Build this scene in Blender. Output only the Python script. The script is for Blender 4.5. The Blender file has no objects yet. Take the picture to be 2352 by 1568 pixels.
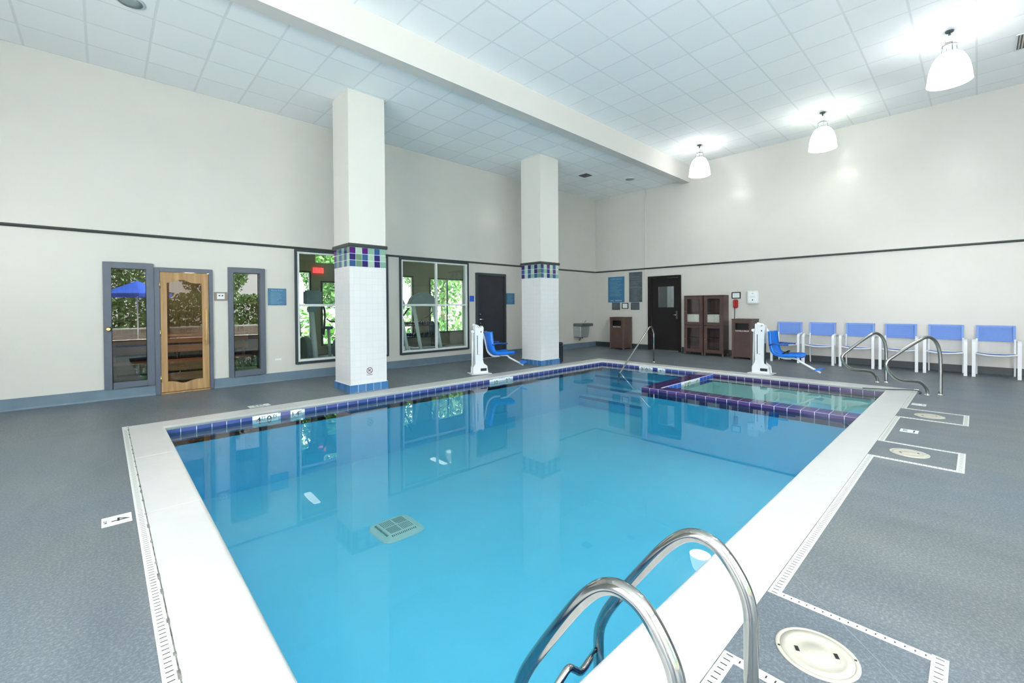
import bpy, bmesh, math, random
from mathutils import Vector, Matrix
random.seed(7)
PI = math.pi
SC = bpy.context.scene
COL = SC.collection

# ------------------------------------------------------------------ dimensions (metres; deck at pool edge z=0)
YL, XR = 8.80, 12.117          # left (far) wall plane, right wall plane
YW, XB = -5.2, -4.0            # window wall and back wall behind the camera
ZT = 2.535                     # dark rail
ZLO, ZUP, ZBM = 4.956, 5.353, 4.873
YBM = 5.565
PX0, PX1, PY0, PY1 = 0.200, 9.70, 0.700, 6.934     # coping outer edge
CW = 0.32
IX0, IX1, IY0, IY1 = PX0 + CW, PX1 - CW, PY0 + CW, PY1 - CW
ZW = -0.095                    # water level
ZF = -1.0                      # pool floor

def dz(x, y):
    a = max(0.0, min(1.0, (y - PY1) / (YL - PY1))) * 0.055
    b = max(0.0, min(1.0, (x - PX1) / (XR - PX1))) * 0.070
    return max(a, b)

# ------------------------------------------------------------------ materials
MATS = {}
def mat(name, col=(.8, .8, .8), rough=.5, metal=0, spec=.5, emis=None, estr=0, coat=0):
    m = bpy.data.materials.new(name); m.use_nodes = True
    b = m.node_tree.nodes['Principled BSDF']
    b.inputs['Base Color'].default_value = (*col, 1)
    b.inputs['Roughness'].default_value = rough
    b.inputs['Metallic'].default_value = metal
    b.inputs['Specular IOR Level'].default_value = spec
    b.inputs['Coat Weight'].default_value = coat
    if emis:
        b.inputs['Emission Color'].default_value = (*emis, 1)
        b.inputs['Emission Strength'].default_value = estr
    MATS[name] = m
    return m

class NT:
    def __init__(s, m): s.t = m.node_tree; s.n = s.t.nodes; s.l = s.t.links; s.b = s.n.get('Principled BSDF')
    def add(s, kind, **kw):
        n = s.n.new(kind)
        for k, v in kw.items():
            if hasattr(n, k): setattr(n, k, v)
            else: n.inputs[k].default_value = v
        return n
    def link(s, a, b): s.l.new(a, b)
    def coords(s): 
        g = s.add('ShaderNodeNewGeometry'); return g.outputs['Position']
    def ramp(s, fac, stops):
        r = s.add('ShaderNodeValToRGB'); e = r.color_ramp.elements
        e[0].position, e[0].color = stops[0][0], (*stops[0][1], 1)
        e[1].position, e[1].color = stops[-1][0], (*stops[-1][1], 1)
        for p, c in stops[1:-1]:
            q = e.new(p); q.color = (*c, 1)
        s.link(fac, r.inputs[0]); return r.outputs[0]
    def noise(s, vec, scale, detail=3, rough=.5):
        n = s.add('ShaderNodeTexNoise'); n.inputs['Scale'].default_value = scale
        n.inputs['Detail'].default_value = detail; n.inputs['Roughness'].default_value = rough
        if vec: s.link(vec, n.inputs['Vector'])
        return n.outputs['Fac']
    def bump(s, h, strength, dist=.01):
        b = s.add('ShaderNodeBump'); b.inputs['Strength'].default_value = strength; b.inputs['Distance'].default_value = dist
        s.link(h, b.inputs['Height']); s.link(b.outputs[0], s.b.inputs['Normal'])
    def mapping(s, vec, scale=(1, 1, 1), loc=(0, 0, 0), rot=(0, 0, 0)):
        m = s.add('ShaderNodeMapping'); m.inputs['Scale'].default_value = scale
        m.inputs['Location'].default_value = loc; m.inputs['Rotation'].default_value = rot
        s.link(vec, m.inputs['Vector']); return m.outputs[0]

def noisy(name, c1, c2, scale, rough=.5, bump=0, detail=4, spec=.5, stretch=(1, 1, 1), metal=0, bdist=.01):
    m = mat(name, c1, rough, metal, spec); t = NT(m)
    v = t.mapping(t.coords(), stretch)
    f = t.noise(v, scale, detail, .6)
    t.link(t.ramp(f, [(.35, c1), (.68, c2)]), t.b.inputs['Base Color'])
    if bump: t.bump(f, bump, bdist)
    return m

WALL = noisy('wall_paint', (.530, .532, .500), (.550, .551, .518), 1.4, .24, 0, spec=.5)
WALLG = noisy('gym_wall_paint', (.34, .31, .25), (.37, .34, .28), 1.2, .6)
BEAM = mat('beam_paint', (.62, .615, .58), .5)
RAIL = mat('dark_rail', (.035, .045, .045), .35)
GFRAME = noisy('grey_frame_paint', (.075, .095, .13), (.085, .105, .142), 3, .35)
DTRIM = mat('dark_window_trim', (.03, .045, .055), .4)
WFRAME = mat('pale_window_frame', (.62, .68, .68), .4)
BASEB = noisy('rubber_baseboard', (.10, .16, .215), (.13, .19, .25), 3, .45, spec=.4)
DOORD = noisy('dark_door_paint', (.020, .024, .030), (.026, .030, .036), 2, .42, spec=.35)
DOORB = noisy('brown_door_paint', (.012, .011, .011), (.017, .015, .015), 2, .55, spec=.22)
CHROME = mat('chrome', (.58, .60, .61), .14, 1)
STEEL = noisy('brushed_steel', (.44, .44, .42), (.50, .50, .48), 40, .13, 0, metal=1, stretch=(1, 1, .1))
BRASS = mat('brass', (.75, .58, .25), .25, 1)
BLACK = mat('black', (.006, .006, .008), .5)
DARKP = mat('dark_plastic', (.012, .02, .03), .4)
WHITEP = mat('white_plastic', (.66, .69, .69), .35)
WPOWD = mat('white_powder_coat', (.70, .73, .75), .3)
CREAM = noisy('cream_plastic', (.47, .455, .38), (.52, .505, .42), 9, .45)
INK = mat('black_print', (.01, .02, .02), .5)
REDP = mat('red_plastic', (.32, .02, .02), .35)
BLUEP = mat('blue_seat_plastic', (.005, .16, .66), .35)
BLUED = mat('blue_arm_pad', (.006, .07, .28), .4)
SIGNB = noisy('blue_sign', (.03, .13, .24), (.045, .17, .30), 4, .3)
SIGNR = mat('bright_blue_sign', (.01, .09, .55), .35)
SIGNT = mat('sign_lettering', (.16, .36, .52), .4)
SIGNG = noisy('grey_sign', (.045, .065, .075), (.075, .10, .115), 6, .3)
SIGNGT = mat('grey_sign_lettering', (.15, .19, .21), .4)
PAPER = mat('paper', (.72, .78, .78), .5)
SLING = noisy('blue_sling_fabric', (.135, .255, .60), (.155, .28, .65), 60, .7)
SLINGH = mat('blue_sling_hem', (.20, .33, .68), .7)
BROWN = noisy('brown_cabinet', (.062, .034, .029), (.082, .047, .040), 3, .45)
BROWNL = mat('brown_edge', (.10, .065, .055), .45)
TOWEL = noisy('towel_terry', (.80, .80, .68), (.88, .88, .78), 60, .9, .3)
RED_EXIT = mat('exit_red', (.6, .02, .02), .5, emis=(1, .05, .05), estr=1.2)

def wood(name, c1, c2, axis=2, rough=.5):
    m = mat(name, c1, rough); t = NT(m)
    st = [9, 9, 9]; st[axis] = .6
    f = t.noise(t.mapping(t.coords(), tuple(st)), 2.2, 6, .6)
    t.link(t.ramp(f, [(.3, c1), (.7, c2)]), t.b.inputs['Base Color']); t.bump(f, .15, .004)
    return m
WOODD = wood('sauna_door_wood', (.27, .15, .055), (.44, .28, .125))
WOODH = wood('handle_wood', (.50, .30, .12), (.62, .42, .20))
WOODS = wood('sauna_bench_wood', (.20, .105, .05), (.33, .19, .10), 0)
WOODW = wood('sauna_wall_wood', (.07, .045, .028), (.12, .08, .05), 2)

def tiled(name, size, joint, c, cj, axes='XY', off=(0, 0), rough=.4, var=.03, patch=False, bump=.3, soft=None):
    """square grid pattern in world metres on the two named axes"""
    m = mat(name, c, rough); t = NT(m)
    sx = t.add('ShaderNodeSeparateXYZ'); t.link(t.coords(), sx.inputs[0])
    def cell(o, of):
        a = t.add('ShaderNodeMath', operation='SUBTRACT'); t.link(o, a.inputs[0]); a.inputs[1].default_value = of
        d = t.add('ShaderNodeMath', operation='DIVIDE'); t.link(a.outputs[0], d.inputs[0]); d.inputs[1].default_value = size
        fr = t.add('ShaderNodeMath', operation='FRACT'); t.link(d.outputs[0], fr.inputs[0])
        fl = t.add('ShaderNodeMath', operation='FLOOR'); t.link(d.outputs[0], fl.inputs[0])
        s2 = t.add('ShaderNodeMath', operation='SUBTRACT'); t.link(fr.outputs[0], s2.inputs[0]); s2.inputs[1].default_value = .5
        ab = t.add('ShaderNodeMath', operation='ABSOLUTE'); t.link(s2.outputs[0], ab.inputs[0])
        return ab.outputs[0], fl.outputs[0]
    if axes == 'XY': A = (sx.outputs['X'], sx.outputs['Y'])
    elif axes == 'XZ': A = (sx.outputs['X'], sx.outputs['Z'])
    elif axes == 'HZ':
        ad = t.add('ShaderNodeMath', operation='ADD'); t.link(sx.outputs['X'], ad.inputs[0]); t.link(sx.outputs['Y'], ad.inputs[1])
        A = (ad.outputs[0], sx.outputs['Z'])
    a, fa = cell(A[0], off[0]); b, fb = cell(A[1], off[1])
    mx = t.add('ShaderNodeMath', operation='MAXIMUM'); t.link(a, mx.inputs[0]); t.link(b, mx.inputs[1])
    edge = .5 - joint / size / 2
    lo = t.add('ShaderNodeMapRange'); t.link(mx.outputs[0], lo.inputs[0])
    lo.inputs[1].default_value = edge - .012; lo.inputs[2].default_value = edge + .004
    cb = t.add('ShaderNodeCombineXYZ'); t.link(fa, cb.inputs[0]); t.link(fb, cb.inputs[1])
    wn = t.add('ShaderNodeTexWhiteNoise'); t.link(cb.outputs[0], wn.inputs[0])
    cc = t.ramp(wn.outputs['Value'], [(0, tuple(max(0, x - var) for x in c)), (1, tuple(min(1, x + var) for x in c))])
    mix = t.add('ShaderNodeMix', data_type='RGBA')
    t.link(lo.outputs[0], mix.inputs[0]); t.link(cc, mix.inputs[6]); mix.inputs[7].default_value = (*cj, 1)
    t.link(mix.outputs[2], t.b.inputs['Base Color'])
    inv = t.add('ShaderNodeMath', operation='SUBTRACT'); inv.inputs[0].default_value = 1; t.link(lo.outputs[0], inv.inputs[1])
    t.bump(inv.outputs[0], bump, .004)
    return m
CEIL_LO = tiled('ceiling_tile_low', .6235, .022, (.88, .915, .915), (.76, .80, .80), 'XY', (-.115, 8.80), .75, .022)
CEIL_UP = tiled('ceiling_tile_high', .6185, .020, (.88, .90, .905), (.76, .785, .79), 'XY', (3.667, 3.733), .75, .018)
COLTILE = tiled('white_column_tile', .105, .004, (.655, .66, .655), (.60, .61, .60), 'HZ', (0, 0), .16, .008, bump=.25)

# deck: blue grey rubber sheet, fine fleck and soft scuffs
m = mat('deck_rubber', (.2, .22, .25), .42, spec=.45); t = NT(m); p = t.coords()
f1 = t.noise(p, 75, 4, .75); f2 = t.noise(t.mapping(p, (1, .35, 1), rot=(0, 0, .7)), 3.0, 4, .6); f3 = t.noise(p, .5, 2)
base = t.ramp(f2, [(.3, (.118, .146, .170)), (.7, (.162, .190, .208))])
tone = t.ramp(f3, [(.35, (.95, 1.0, 1.05)), (.65, (1.05, 1.0, .93))])
mm = t.add('ShaderNodeMix', data_type='RGBA', blend_type='MULTIPLY'); mm.inputs[0].default_value = 1
t.link(base, mm.inputs[6]); t.link(tone, mm.inputs[7])
fl = t.ramp(f1, [(.46, (.72, .73, .75)), (.70, (1.62, 1.56, 1.46))])
m2 = t.add('ShaderNodeMix', data_type='RGBA', blend_type='MULTIPLY'); m2.inputs[0].default_value = .8
t.link(mm.outputs[2], m2.inputs[6]); t.link(fl, m2.inputs[7]); t.link(m2.outputs[2], t.b.inputs['Base Color'])
t.bump(f1, .25, .002)
DECK = m
COPE = noisy('coping_concrete', (.545, .55, .535), (.585, .59, .575), 2.2, .42, .05, stretch=(1, 1, 1))
DRAIN = mat('drain_plastic', (.66, .68, .64), .4)
DRAIND = mat('drain_slot', (.03, .035, .035), .7)
DRAING = noisy('drain_grime', (.07, .07, .055), (.35, .35, .31), 14, .8)
BASIN = noisy('pool_plaster', (.24, .75, .97), (.27, .79, .99), .7, .6)
SPAP = noisy('spa_plaster', (.74, .95, .93), (.78, .97, .95), 1.2, .6)
SPAN = mat('navy_step_tile', (.01, .03, .10), .3)
STEPN = mat('blue_step_edge', (.05, .35, .62), .4)
GROUT = mat('white_grout', (.72, .74, .84), .6)
TP = [mat('pool_tile_a', (.060, .085, .27), .10), mat('pool_tile_b', (.050, .078, .24), .10), mat('pool_tile_c', (.075, .080, .26), .10)]
TB = [mat('spa_blue_tile_a', (.03, .10, .55), .12), mat('spa_blue_tile_b', (.05, .14, .60), .12)]
TS = [mat('spa_curb_tile_a', (.060, .034, .135), .12), mat('spa_curb_tile_b', (.048, .030, .12), .12), mat('spa_curb_tile_c', (.070, .040, .15), .12)]
MARK = mat('marker_tile', (.78, .84, .82), .2)
CT_D = [mat('column_tile_navy', (.025, .015, .13), .1), mat('column_tile_purple', (.07, .01, .15), .1), mat('column_tile_blue', (.025, .085, .22), .1)]
CT_L = [mat('column_tile_mint', (.20, .36, .27), .1), mat('column_tile_pale', (.34, .48, .38), .1), mat('column_tile_sage', (.13, .24, .15), .1)]
CT_B = [mat('column_base_tile_a', (.045, .155, .34), .15), mat('column_base_tile_b', (.065, .18, .37), .15), mat('column_base_tile_c', (.035, .13, .28), .15)]

def water(name, tint, bump):
    m = bpy.data.materials.new(name); m.use_nodes = True; nt = m.node_tree; nt.nodes.clear()
    N = nt.nodes.new; L = nt.links.new
    o = N('ShaderNodeOutputMaterial'); mx = N('ShaderNodeMixShader'); tr = N('ShaderNodeBsdfTransparent'); gl = N('ShaderNodeBsdfGlossy')
    fr = N('ShaderNodeFresnel'); fr.inputs[0].default_value = 1.333
    tr.inputs[0].default_value = (*tint, 1); gl.inputs['Roughness'].default_value = .012
    g = N('ShaderNodeNewGeometry'); n = N('ShaderNodeTexNoise'); n.inputs['Scale'].default_value = 1.6; n.inputs['Detail'].default_value = 2
    b = N('ShaderNodeBump'); b.inputs['Strength'].default_value = bump; b.inputs['Distance'].default_value = .02
    L(g.outputs['Position'], n.inputs['Vector']); L(n.outputs['Fac'], b.inputs['Height'])
    L(b.outputs[0], fr.inputs['Normal']); L(b.outputs[0], gl.inputs['Normal'])
    L(fr.outputs[0], mx.inputs[0]); L(tr.outputs[0], mx.inputs[1]); L(gl.outputs[0], mx.inputs[2]); L(mx.outputs[0], o.inputs[0])
    return m
WATER = water('pool_water', (.70, .94, .975), .035)
WATERS = water('spa_water', (.80, .97, .97), .05)

def glass(name, tint=(.9, .95, .95), ior=1.5, boost=.0):
    m = bpy.data.materials.new(name); m.use_nodes = True; nt = m.node_tree; nt.nodes.clear()
    N = nt.nodes.new; L = nt.links.new
    o = N('ShaderNodeOutputMaterial'); mx = N('ShaderNodeMixShader'); tr = N('ShaderNodeBsdfTransparent'); gl = N('ShaderNodeBsdfGlossy')
    fr = N('ShaderNodeFresnel'); fr.inputs[0].default_value = ior
    ad = N('ShaderNodeMath'); ad.operation = 'ADD'; ad.use_clamp = True; ad.inputs[1].default_value = boost
    tr.inputs[0].default_value = (*tint, 1); gl.inputs['Roughness'].default_value = .0
    L(fr.outputs[0], ad.inputs[0]); L(ad.outputs[0], mx.inputs[0]); L(tr.outputs[0], mx.inputs[1]); L(gl.outputs[0], mx.inputs[2]); L(mx.outputs[0], o.inputs[0])
    return m
GLASS = glass('clear_glass', (.93, .97, .96))
GLASST = glass('coated_glass', (.60, .66, .64), 1.5, .015)
GLASSS = glass('sauna_door_glass', (.80, .78, .72), 1.35, .0)
GLASSC = glass('cabinet_glass', (.93, .95, .95), 1.35, .0)

# ------------------------------------------------------------------ mesh builder
class MB:
    def __init__(s): s.v = []; s.f = []; s.m = []; s.sm = []
    def face(s, pts, mi=0, smooth=False):
        b = len(s.v); s.v += [tuple(p) for p in pts]; s.f.append(tuple(range(b, b + len(pts)))); s.m.append(mi); s.sm.append(smooth)
    def raw(s, vs, fs, mi=0, smooth=False):
        b = len(s.v); s.v += [tuple(p) for p in vs]
        for f in fs: s.f.append(tuple(b + i for i in f)); s.m.append(mi); s.sm.append(smooth)
    def box(s, x0, y0, z0, x1, y1, z1, mi=0, M=None):
        x0, x1 = min(x0, x1), max(x0, x1); y0, y1 = min(y0, y1), max(y0, y1); z0, z1 = min(z0, z1), max(z0, z1)
        vs = [Vector(p) for p in [(x0, y0, z0), (x1, y0, z0), (x1, y1, z0), (x0, y1, z0), (x0, y0, z1), (x1, y0, z1), (x1, y1, z1), (x0, y1, z1)]]
        if M: vs = [M @ v for v in vs]
        s.raw(vs, [(0, 3, 2, 1), (4, 5, 6, 7), (0, 1, 5, 4), (1, 2, 6, 5), (2, 3, 7, 6), (3, 0, 4, 7)], mi); return s
    def prism(s, poly, axis, a, b, mi=0, smooth=False):
        """poly: 2D points; axis 'x','y','z' = extrusion axis; poly coords are the other two axes in order"""
        def P(p, h):
            return {'x': (h, p[0], p[1]), 'y': (p[0], h, p[1]), 'z': (p[0], p[1], h)}[axis]
        n = len(poly); vs = [P(p, a) for p in poly] + [P(p, b) for p in poly]
        s.raw(vs, [(i, (i + 1) % n, (i + 1) % n + n, i + n) for i in range(n)], mi, smooth)
        s.raw(vs[:n], [tuple(reversed(range(n)))], mi); s.raw(vs[n:], [tuple(range(n))], mi); return s
    def lathe(s, prof, c=(0, 0, 0), n=24, mi=0, smooth=True, cap0=True, cap1=True, axis='z'):
        vs = []
        for r, z in prof:
            for i in range(n):
                a = 2 * PI * i / n; x, y = r * math.cos(a), r * math.sin(a)
                p = {'z': (x, y, z), 'x': (z, x, y), 'y': (x, z, y)}[axis]
                vs.append((c[0] + p[0], c[1] + p[1], c[2] + p[2]))
        fs = [(k * n + i, k * n + (i + 1) % n, (k + 1) * n + (i + 1) % n, (k + 1) * n + i) for k in range(len(prof) - 1) for i in range(n)]
        s.raw(vs, fs, mi, smooth)
        if cap0: s.raw(vs[:n], [tuple(reversed(range(n)))], mi)
        if cap1: s.raw(vs[-n:], [tuple(range(n))], mi)
        return s
    def tube(s, pts, r, n=12, mi=0, caps=True):
        pts = [Vector(p) for p in pts]; K = len(pts)
        rs = r if isinstance(r, (list, tuple)) else [r] * K
        T = []
        for i in range(K):
            a = pts[max(0, i - 1)]; b = pts[min(K - 1, i + 1)]; T.append((b - a).normalized())
        up = Vector((0, 0, 1)) if abs(T[0].z) < .9 else Vector((1, 0, 0))
        N = (up - T[0] * up.dot(T[0])).normalized(); vs = []
        for i in range(K):
            N = (N - T[i] * N.dot(T[i])).normalized(); B = T[i].cross(N)
            for j in range(n):
                a = 2 * PI * j / n; vs.append(pts[i] + (N * math.cos(a) + B * math.sin(a)) * rs[i])
        s.raw(vs, [(k * n + i, k * n + (i + 1) % n, (k + 1) * n + (i + 1) % n, (k + 1) * n + i) for k in range(K - 1) for i in range(n)], mi, True)
        if caps: s.raw(vs[:n], [tuple(reversed(range(n)))], mi); s.raw(vs[-n:], [tuple(range(n))], mi)
        return s
    def bar(s, pts, w, h, side=(0, 1, 0), mi=0):
        """flat rectangular section swept along pts; w along side, h across"""
        pts = [Vector(p) for p in pts]; K = len(pts); S = Vector(side).normalized(); vs = []
        for i in range(K):
            T = (pts[min(K - 1, i + 1)] - pts[max(0, i - 1)]).normalized(); H = T.cross(S).normalized()
            for a, b in ((-1, -1), (1, -1), (1, 1), (-1, 1)): vs.append(pts[i] + S * (a * w / 2) + H * (b * h / 2))
        s.raw(vs, [(k * 4 + i, k * 4 + (i + 1) % 4, (k + 1) * 4 + (i + 1) % 4, (k + 1) * 4 + i) for k in range(K - 1) for i in range(4)], mi)
        s.raw(vs[:4], [(3, 2, 1, 0)], mi); s.raw(vs[-4:], [(0, 1, 2, 3)], mi); return s
    def build(s, name, mats, parent=None, bevel=0, loc=None):
        if not isinstance(mats, (list, tuple)): mats = [mats]
        me = bpy.data.meshes.new(name); me.from_pydata(s.v, [], s.f)
        for m in mats: me.materials.append(m)
        for i, p in enumerate(me.polygons): p.material_index = s.m[i]; p.use_smooth = s.sm[i]
        bm = bmesh.new(); bm.from_mesh(me)
        bmesh.ops.remove_doubles(bm, verts=bm.verts, dist=1e-5)
        bmesh.ops.recalc_face_normals(bm, faces=bm.faces)
        if bevel:
            es = [e for e in bm.edges if len(e.link_faces) == 2 and e.calc_face_angle(0) > .5 and not (e.link_faces[0].smooth and e.link_faces[1].smooth)]
            bmesh.ops.bevel(bm, geom=es, offset=bevel, segments=2, affect='EDGES', clamp_overlap=True)
        bm.to_mesh(me); bm.free()
        o = bpy.data.objects.new(name, me); COL.objects.link(o)
        if parent: o.parent = parent
        if loc: o.location = loc
        return o

def fillet(pts, rads, seg=8):
    """polyline with rounded corners"""
    pts = [Vector(p) for p in pts]; out = [pts[0]]
    if not isinstance(rads, (list, tuple)): rads = [rads] * (len(pts) - 2)
    for i in range(1, len(pts) - 1):
        a, b, c = pts[i - 1], pts[i], pts[i + 1]; u = (a - b); w = (c - b); lu, lw = u.length, w.length; u.normalize(); w.normalize()
        th = math.acos(max(-1, min(1, u.dot(w)))); r = rads[i - 1]
        if r <= 0 or abs(th - PI) < 1e-3: out.append(b); continue
        d = min(r / math.tan(th / 2), lu * .49, lw * .49); r = d * math.tan(th / 2)
        ce = b + (u + w).normalized() * (r / math.sin(th / 2)); p0 = b + u * d; p1 = b + w * d
        A = p0 - ce; B = p1 - ce; om = math.acos(max(-1, min(1, A.dot(B) / (A.length * B.length))))
        for k in range(seg + 1):
            q = k / seg; out.append(ce + (A * math.sin((1 - q) * om) + B * math.sin(q * om)) / math.sin(om))
    out.append(pts[-1]); return out

def smooth_path(pts, sub=6):
    """Catmull-Rom through pts"""
    P = [Vector(p) for p in pts]; P = [P[0] * 2 - P[1]] + P + [P[-1] * 2 - P[-2]]; out = []
    for i in range(1, len(P) - 2):
        for k in range(sub):
            q = k / sub; a, b, c, d = P[i - 1], P[i], P[i + 1], P[i + 2]
            out.append(.5 * ((2 * b) + (c - a) * q + (2 * a - 5 * b + 4 * c - d) * q * q + (3 * b - a - 3 * c + d) * q ** 3))
    out.append(P[-2]); return out

def tag(o, label=None, cat=None, group=None, kind=None):
    if label: o['label'] = label
    if cat: o['category'] = cat
    if group: o['group'] = group
    if kind: o['kind'] = kind
    return o
def struct(o): o['kind'] = 'structure'; return o
def empty(name, loc=(0, 0, 0), rz=0):
    o = bpy.data.objects.new(name, None); o.empty_display_size = .1; COL.objects.link(o); o.location = loc; o.rotation_euler = (0, 0, rz); return o
CH = {}
def kids(o): return [c for c in bpy.data.objects if c.parent == o]
def copy_tree(o, parent=None):
    c = o.copy(); COL.objects.link(c)
    if parent: c.parent = parent
    for k in kids(o): copy_tree(k, c)
    return c

def text_obj(name, s, size, M, m, parent=None, align='CENTER', ext=.0008):
    """flat lettering; M places its XY plane (x along the text, y up)"""
    cu = bpy.data.curves.new(name, 'FONT'); cu.body = s; cu.size = size; cu.align_x = align; cu.align_y = 'CENTER'; cu.extrude = ext
    to = bpy.data.objects.new('tmp', cu); COL.objects.link(to)
    bpy.context.view_layer.update()
    me = bpy.data.meshes.new_from_object(to.evaluated_get(bpy.context.evaluated_depsgraph_get()))
    bpy.data.objects.remove(to); bpy.data.curves.remove(cu)
    me.transform(M); me.name = name; me.materials.clear(); me.materials.append(m)
    o = bpy.data.objects.new(name, me); COL.objects.link(o)
    if parent: o.parent = parent
    return o
def frame_L(x, y, z):     # text on a wall facing -Y : text runs +X
    return Matrix(((1, 0, 0, x), (0, 0, -1, y), (0, 1, 0, z), (0, 0, 0, 1)))
def frame_R(x, y, z):     # text on a wall facing -X : text runs -Y
    return Matrix(((0, 0, -1, x), (-1, 0, 0, y), (0, 1, 0, z), (0, 0, 0, 1)))
def frame_F(x, y, z, ang=0):
    return Matrix.Translation((x, y, z)) @ Matrix.Rotation(ang, 4, 'Z')

# ------------------------------------------------------------------ room shell
def wall_holes(a0, a1, z0, z1, holes, axis, p, th, name, m):
    """wall in the plane axis=p, spanning a0..a1; holes (a0,a1,z0,z1); thickness th (signed, away from the room)"""
    A = sorted({a0, a1, *[h[0] for h in holes], *[h[1] for h in holes]}); Z = sorted({z0, z1, *[h[2] for h in holes], *[h[3] for h in holes]})
    def solid(i, j):
        if i < 0 or j < 0 or i >= len(A) - 1 or j >= len(Z) - 1: return False
        ca, cz = (A[i] + A[i + 1]) / 2, (Z[j] + Z[j + 1]) / 2
        return not any(h[0] < ca < h[1] and h[2] < cz < h[3] for h in holes)
    mb = MB()
    def P(a, t, z): return (a, p + t, z) if axis == 'y' else (p + t, a, z)
    for i in range(len(A) - 1):
        for j in range(len(Z) - 1):
            if not solid(i, j): continue
            u0, u1, w0, w1 = A[i], A[i + 1], Z[j], Z[j + 1]
            mb.face([P(u0, 0, w0), P(u1, 0, w0), P(u1, 0, w1), P(u0, 0, w1)]); mb.face([P(u0, th, w0), P(u1, th, w0), P(u1, th, w1), P(u0, th, w1)])
            if not solid(i - 1, j): mb.face([P(u0, 0, w0), P(u0, th, w0), P(u0, th, w1), P(u0, 0, w1)])
            if not solid(i + 1, j): mb.face([P(u1, 0, w0), P(u1, th, w0), P(u1, th, w1), P(u1, 0, w1)])
            if not solid(i, j - 1): mb.face([P(u0, 0, w0), P(u1, 0, w0), P(u1, th, w0), P(u0, th, w0)])
            if not solid(i, j + 1): mb.face([P(u0, 0, w1), P(u1, 0, w1), P(u1, th, w1), P(u0, th, w1)])
    return struct(mb.build(name, m))

H_F1 = (.075, .505, .285, 2.03); H_SD = (.640, 1.300, .06, 2.0); H_F3 = (1.63, 2.06, .295, 2.035)
H_WA = (2.675, 4.50, .385, 2.49); H_WB = (4.855, 6.695, .385, 2.49)
wall_holes(XB, XR + .15, -.1, 5.6, [H_F1, H_SD, H_F3, H_WA, H_WB], 'y', YL, .15, 'wall_left', WALL)
H_DR = (5.875, 6.745, .07, 2.23)
wall_holes(YW - .15, YL, -.1, 5.6, [H_DR], 'x', XR, .15, 'wall_right', WALL)
FILL_BAYS = [(-2.2, -.3), (0.0, 1.9), (2.2, 4.1)]  # back-wall openings added to brighten the ceiling and the column sides
wall_holes(YW - .15, YL + .15, -.1, 5.6, [(a, b, .12, 4.6) for a, b in FILL_BAYS], 'x', XB, -.15, 'wall_back', WALL)
# daylight wall behind the camera: tall glazed bays between piers
BAYS = [(-3.6, -1.8), (-1.6, -.15), (.05, 1.7), (1.95, 3.7), (3.95, 5.7)]
wall_holes(XB, XR, -.1, 5.6, [(a, b, .12, 4.95) for a, b in BAYS], 'y', YW, -.2, 'wall_front', WALL)
for i, (a, b) in enumerate(BAYS):
    mb = MB()
    for x in (a, b - .05): mb.box(x, YW - .13, .12, x + .05, YW - .07, 4.95)
    for z in (.12, 3.05, 4.90): mb.box(a + .05, YW - .13, z, b - .05, YW - .07, z + .05)
    struct(mb.build('window_%d' % (i + 5), DTRIM))

for i, (a, b) in enumerate(FILL_BAYS):
    mb = MB()
    for y in (a, (a + b) / 2 - .025, b - .05): mb.box(XB - .11, y, .12, XB - .05, y + .05, 4.6)
    for z in (.12, 2.45, 4.55): mb.box(XB - .11, a + .05, z, XB - .05, (a + b) / 2 - .025, z + .05); mb.box(XB - .11, (a + b) / 2 + .025, z, XB - .05, b - .05, z + .05)
    struct(mb.build('window_%d' % (i + 11), DTRIM))  # frames of the unseen bays added for fill light
mb = MB()      # deck around the pool, sloping gently up to the far walls
xs = [XB, -2, PX0 - .054, 2.5, 5, 7.5, PX1, 10.5, 11.3, XR]; ys = [YW, -2.5, -1, PY0 - .054, 2.2, 3.8, 5.4, PY1, 7.5, 8.1, YL]
for i in range(len(xs) - 1):
    for j in range(len(ys) - 1):
        if PX0 - .06 < (xs[i] + xs[i + 1]) / 2 < PX1 and PY0 - .06 < (ys[j] + ys[j + 1]) / 2 < PY1: continue
        mb.face([(x, y, dz(x, y)) for x, y in ((xs[i], ys[j]), (xs[i + 1], ys[j]), (xs[i + 1], ys[j + 1]), (xs[i], ys[j + 1]))])
mb.box(XB - .15, YW - .2, -1.3, XR + .15, YL + .15, -1.25)
struct(mb.build('floor', DECK))
mb = MB(); mb.box(XB, YW, ZUP, XR, YBM + .01, ZUP + .1); struct(mb.build('ceiling', CEIL_UP))
mb = MB(); mb.box(XB, YBM + .22, ZLO, XR, YL, ZLO + .1); struct(mb.build('ceiling', CEIL_LO))
mb = MB(); mb.box(XB, YBM, ZBM, XR, YBM + .225, ZUP + .1); struct(mb.build('trim_1', BEAM))
mb = MB(); mb.box(XB - .2, YW - .25, 5.55, XR + .2, YL + .2, 5.65); struct(mb.build('ceiling', WALL))

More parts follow.
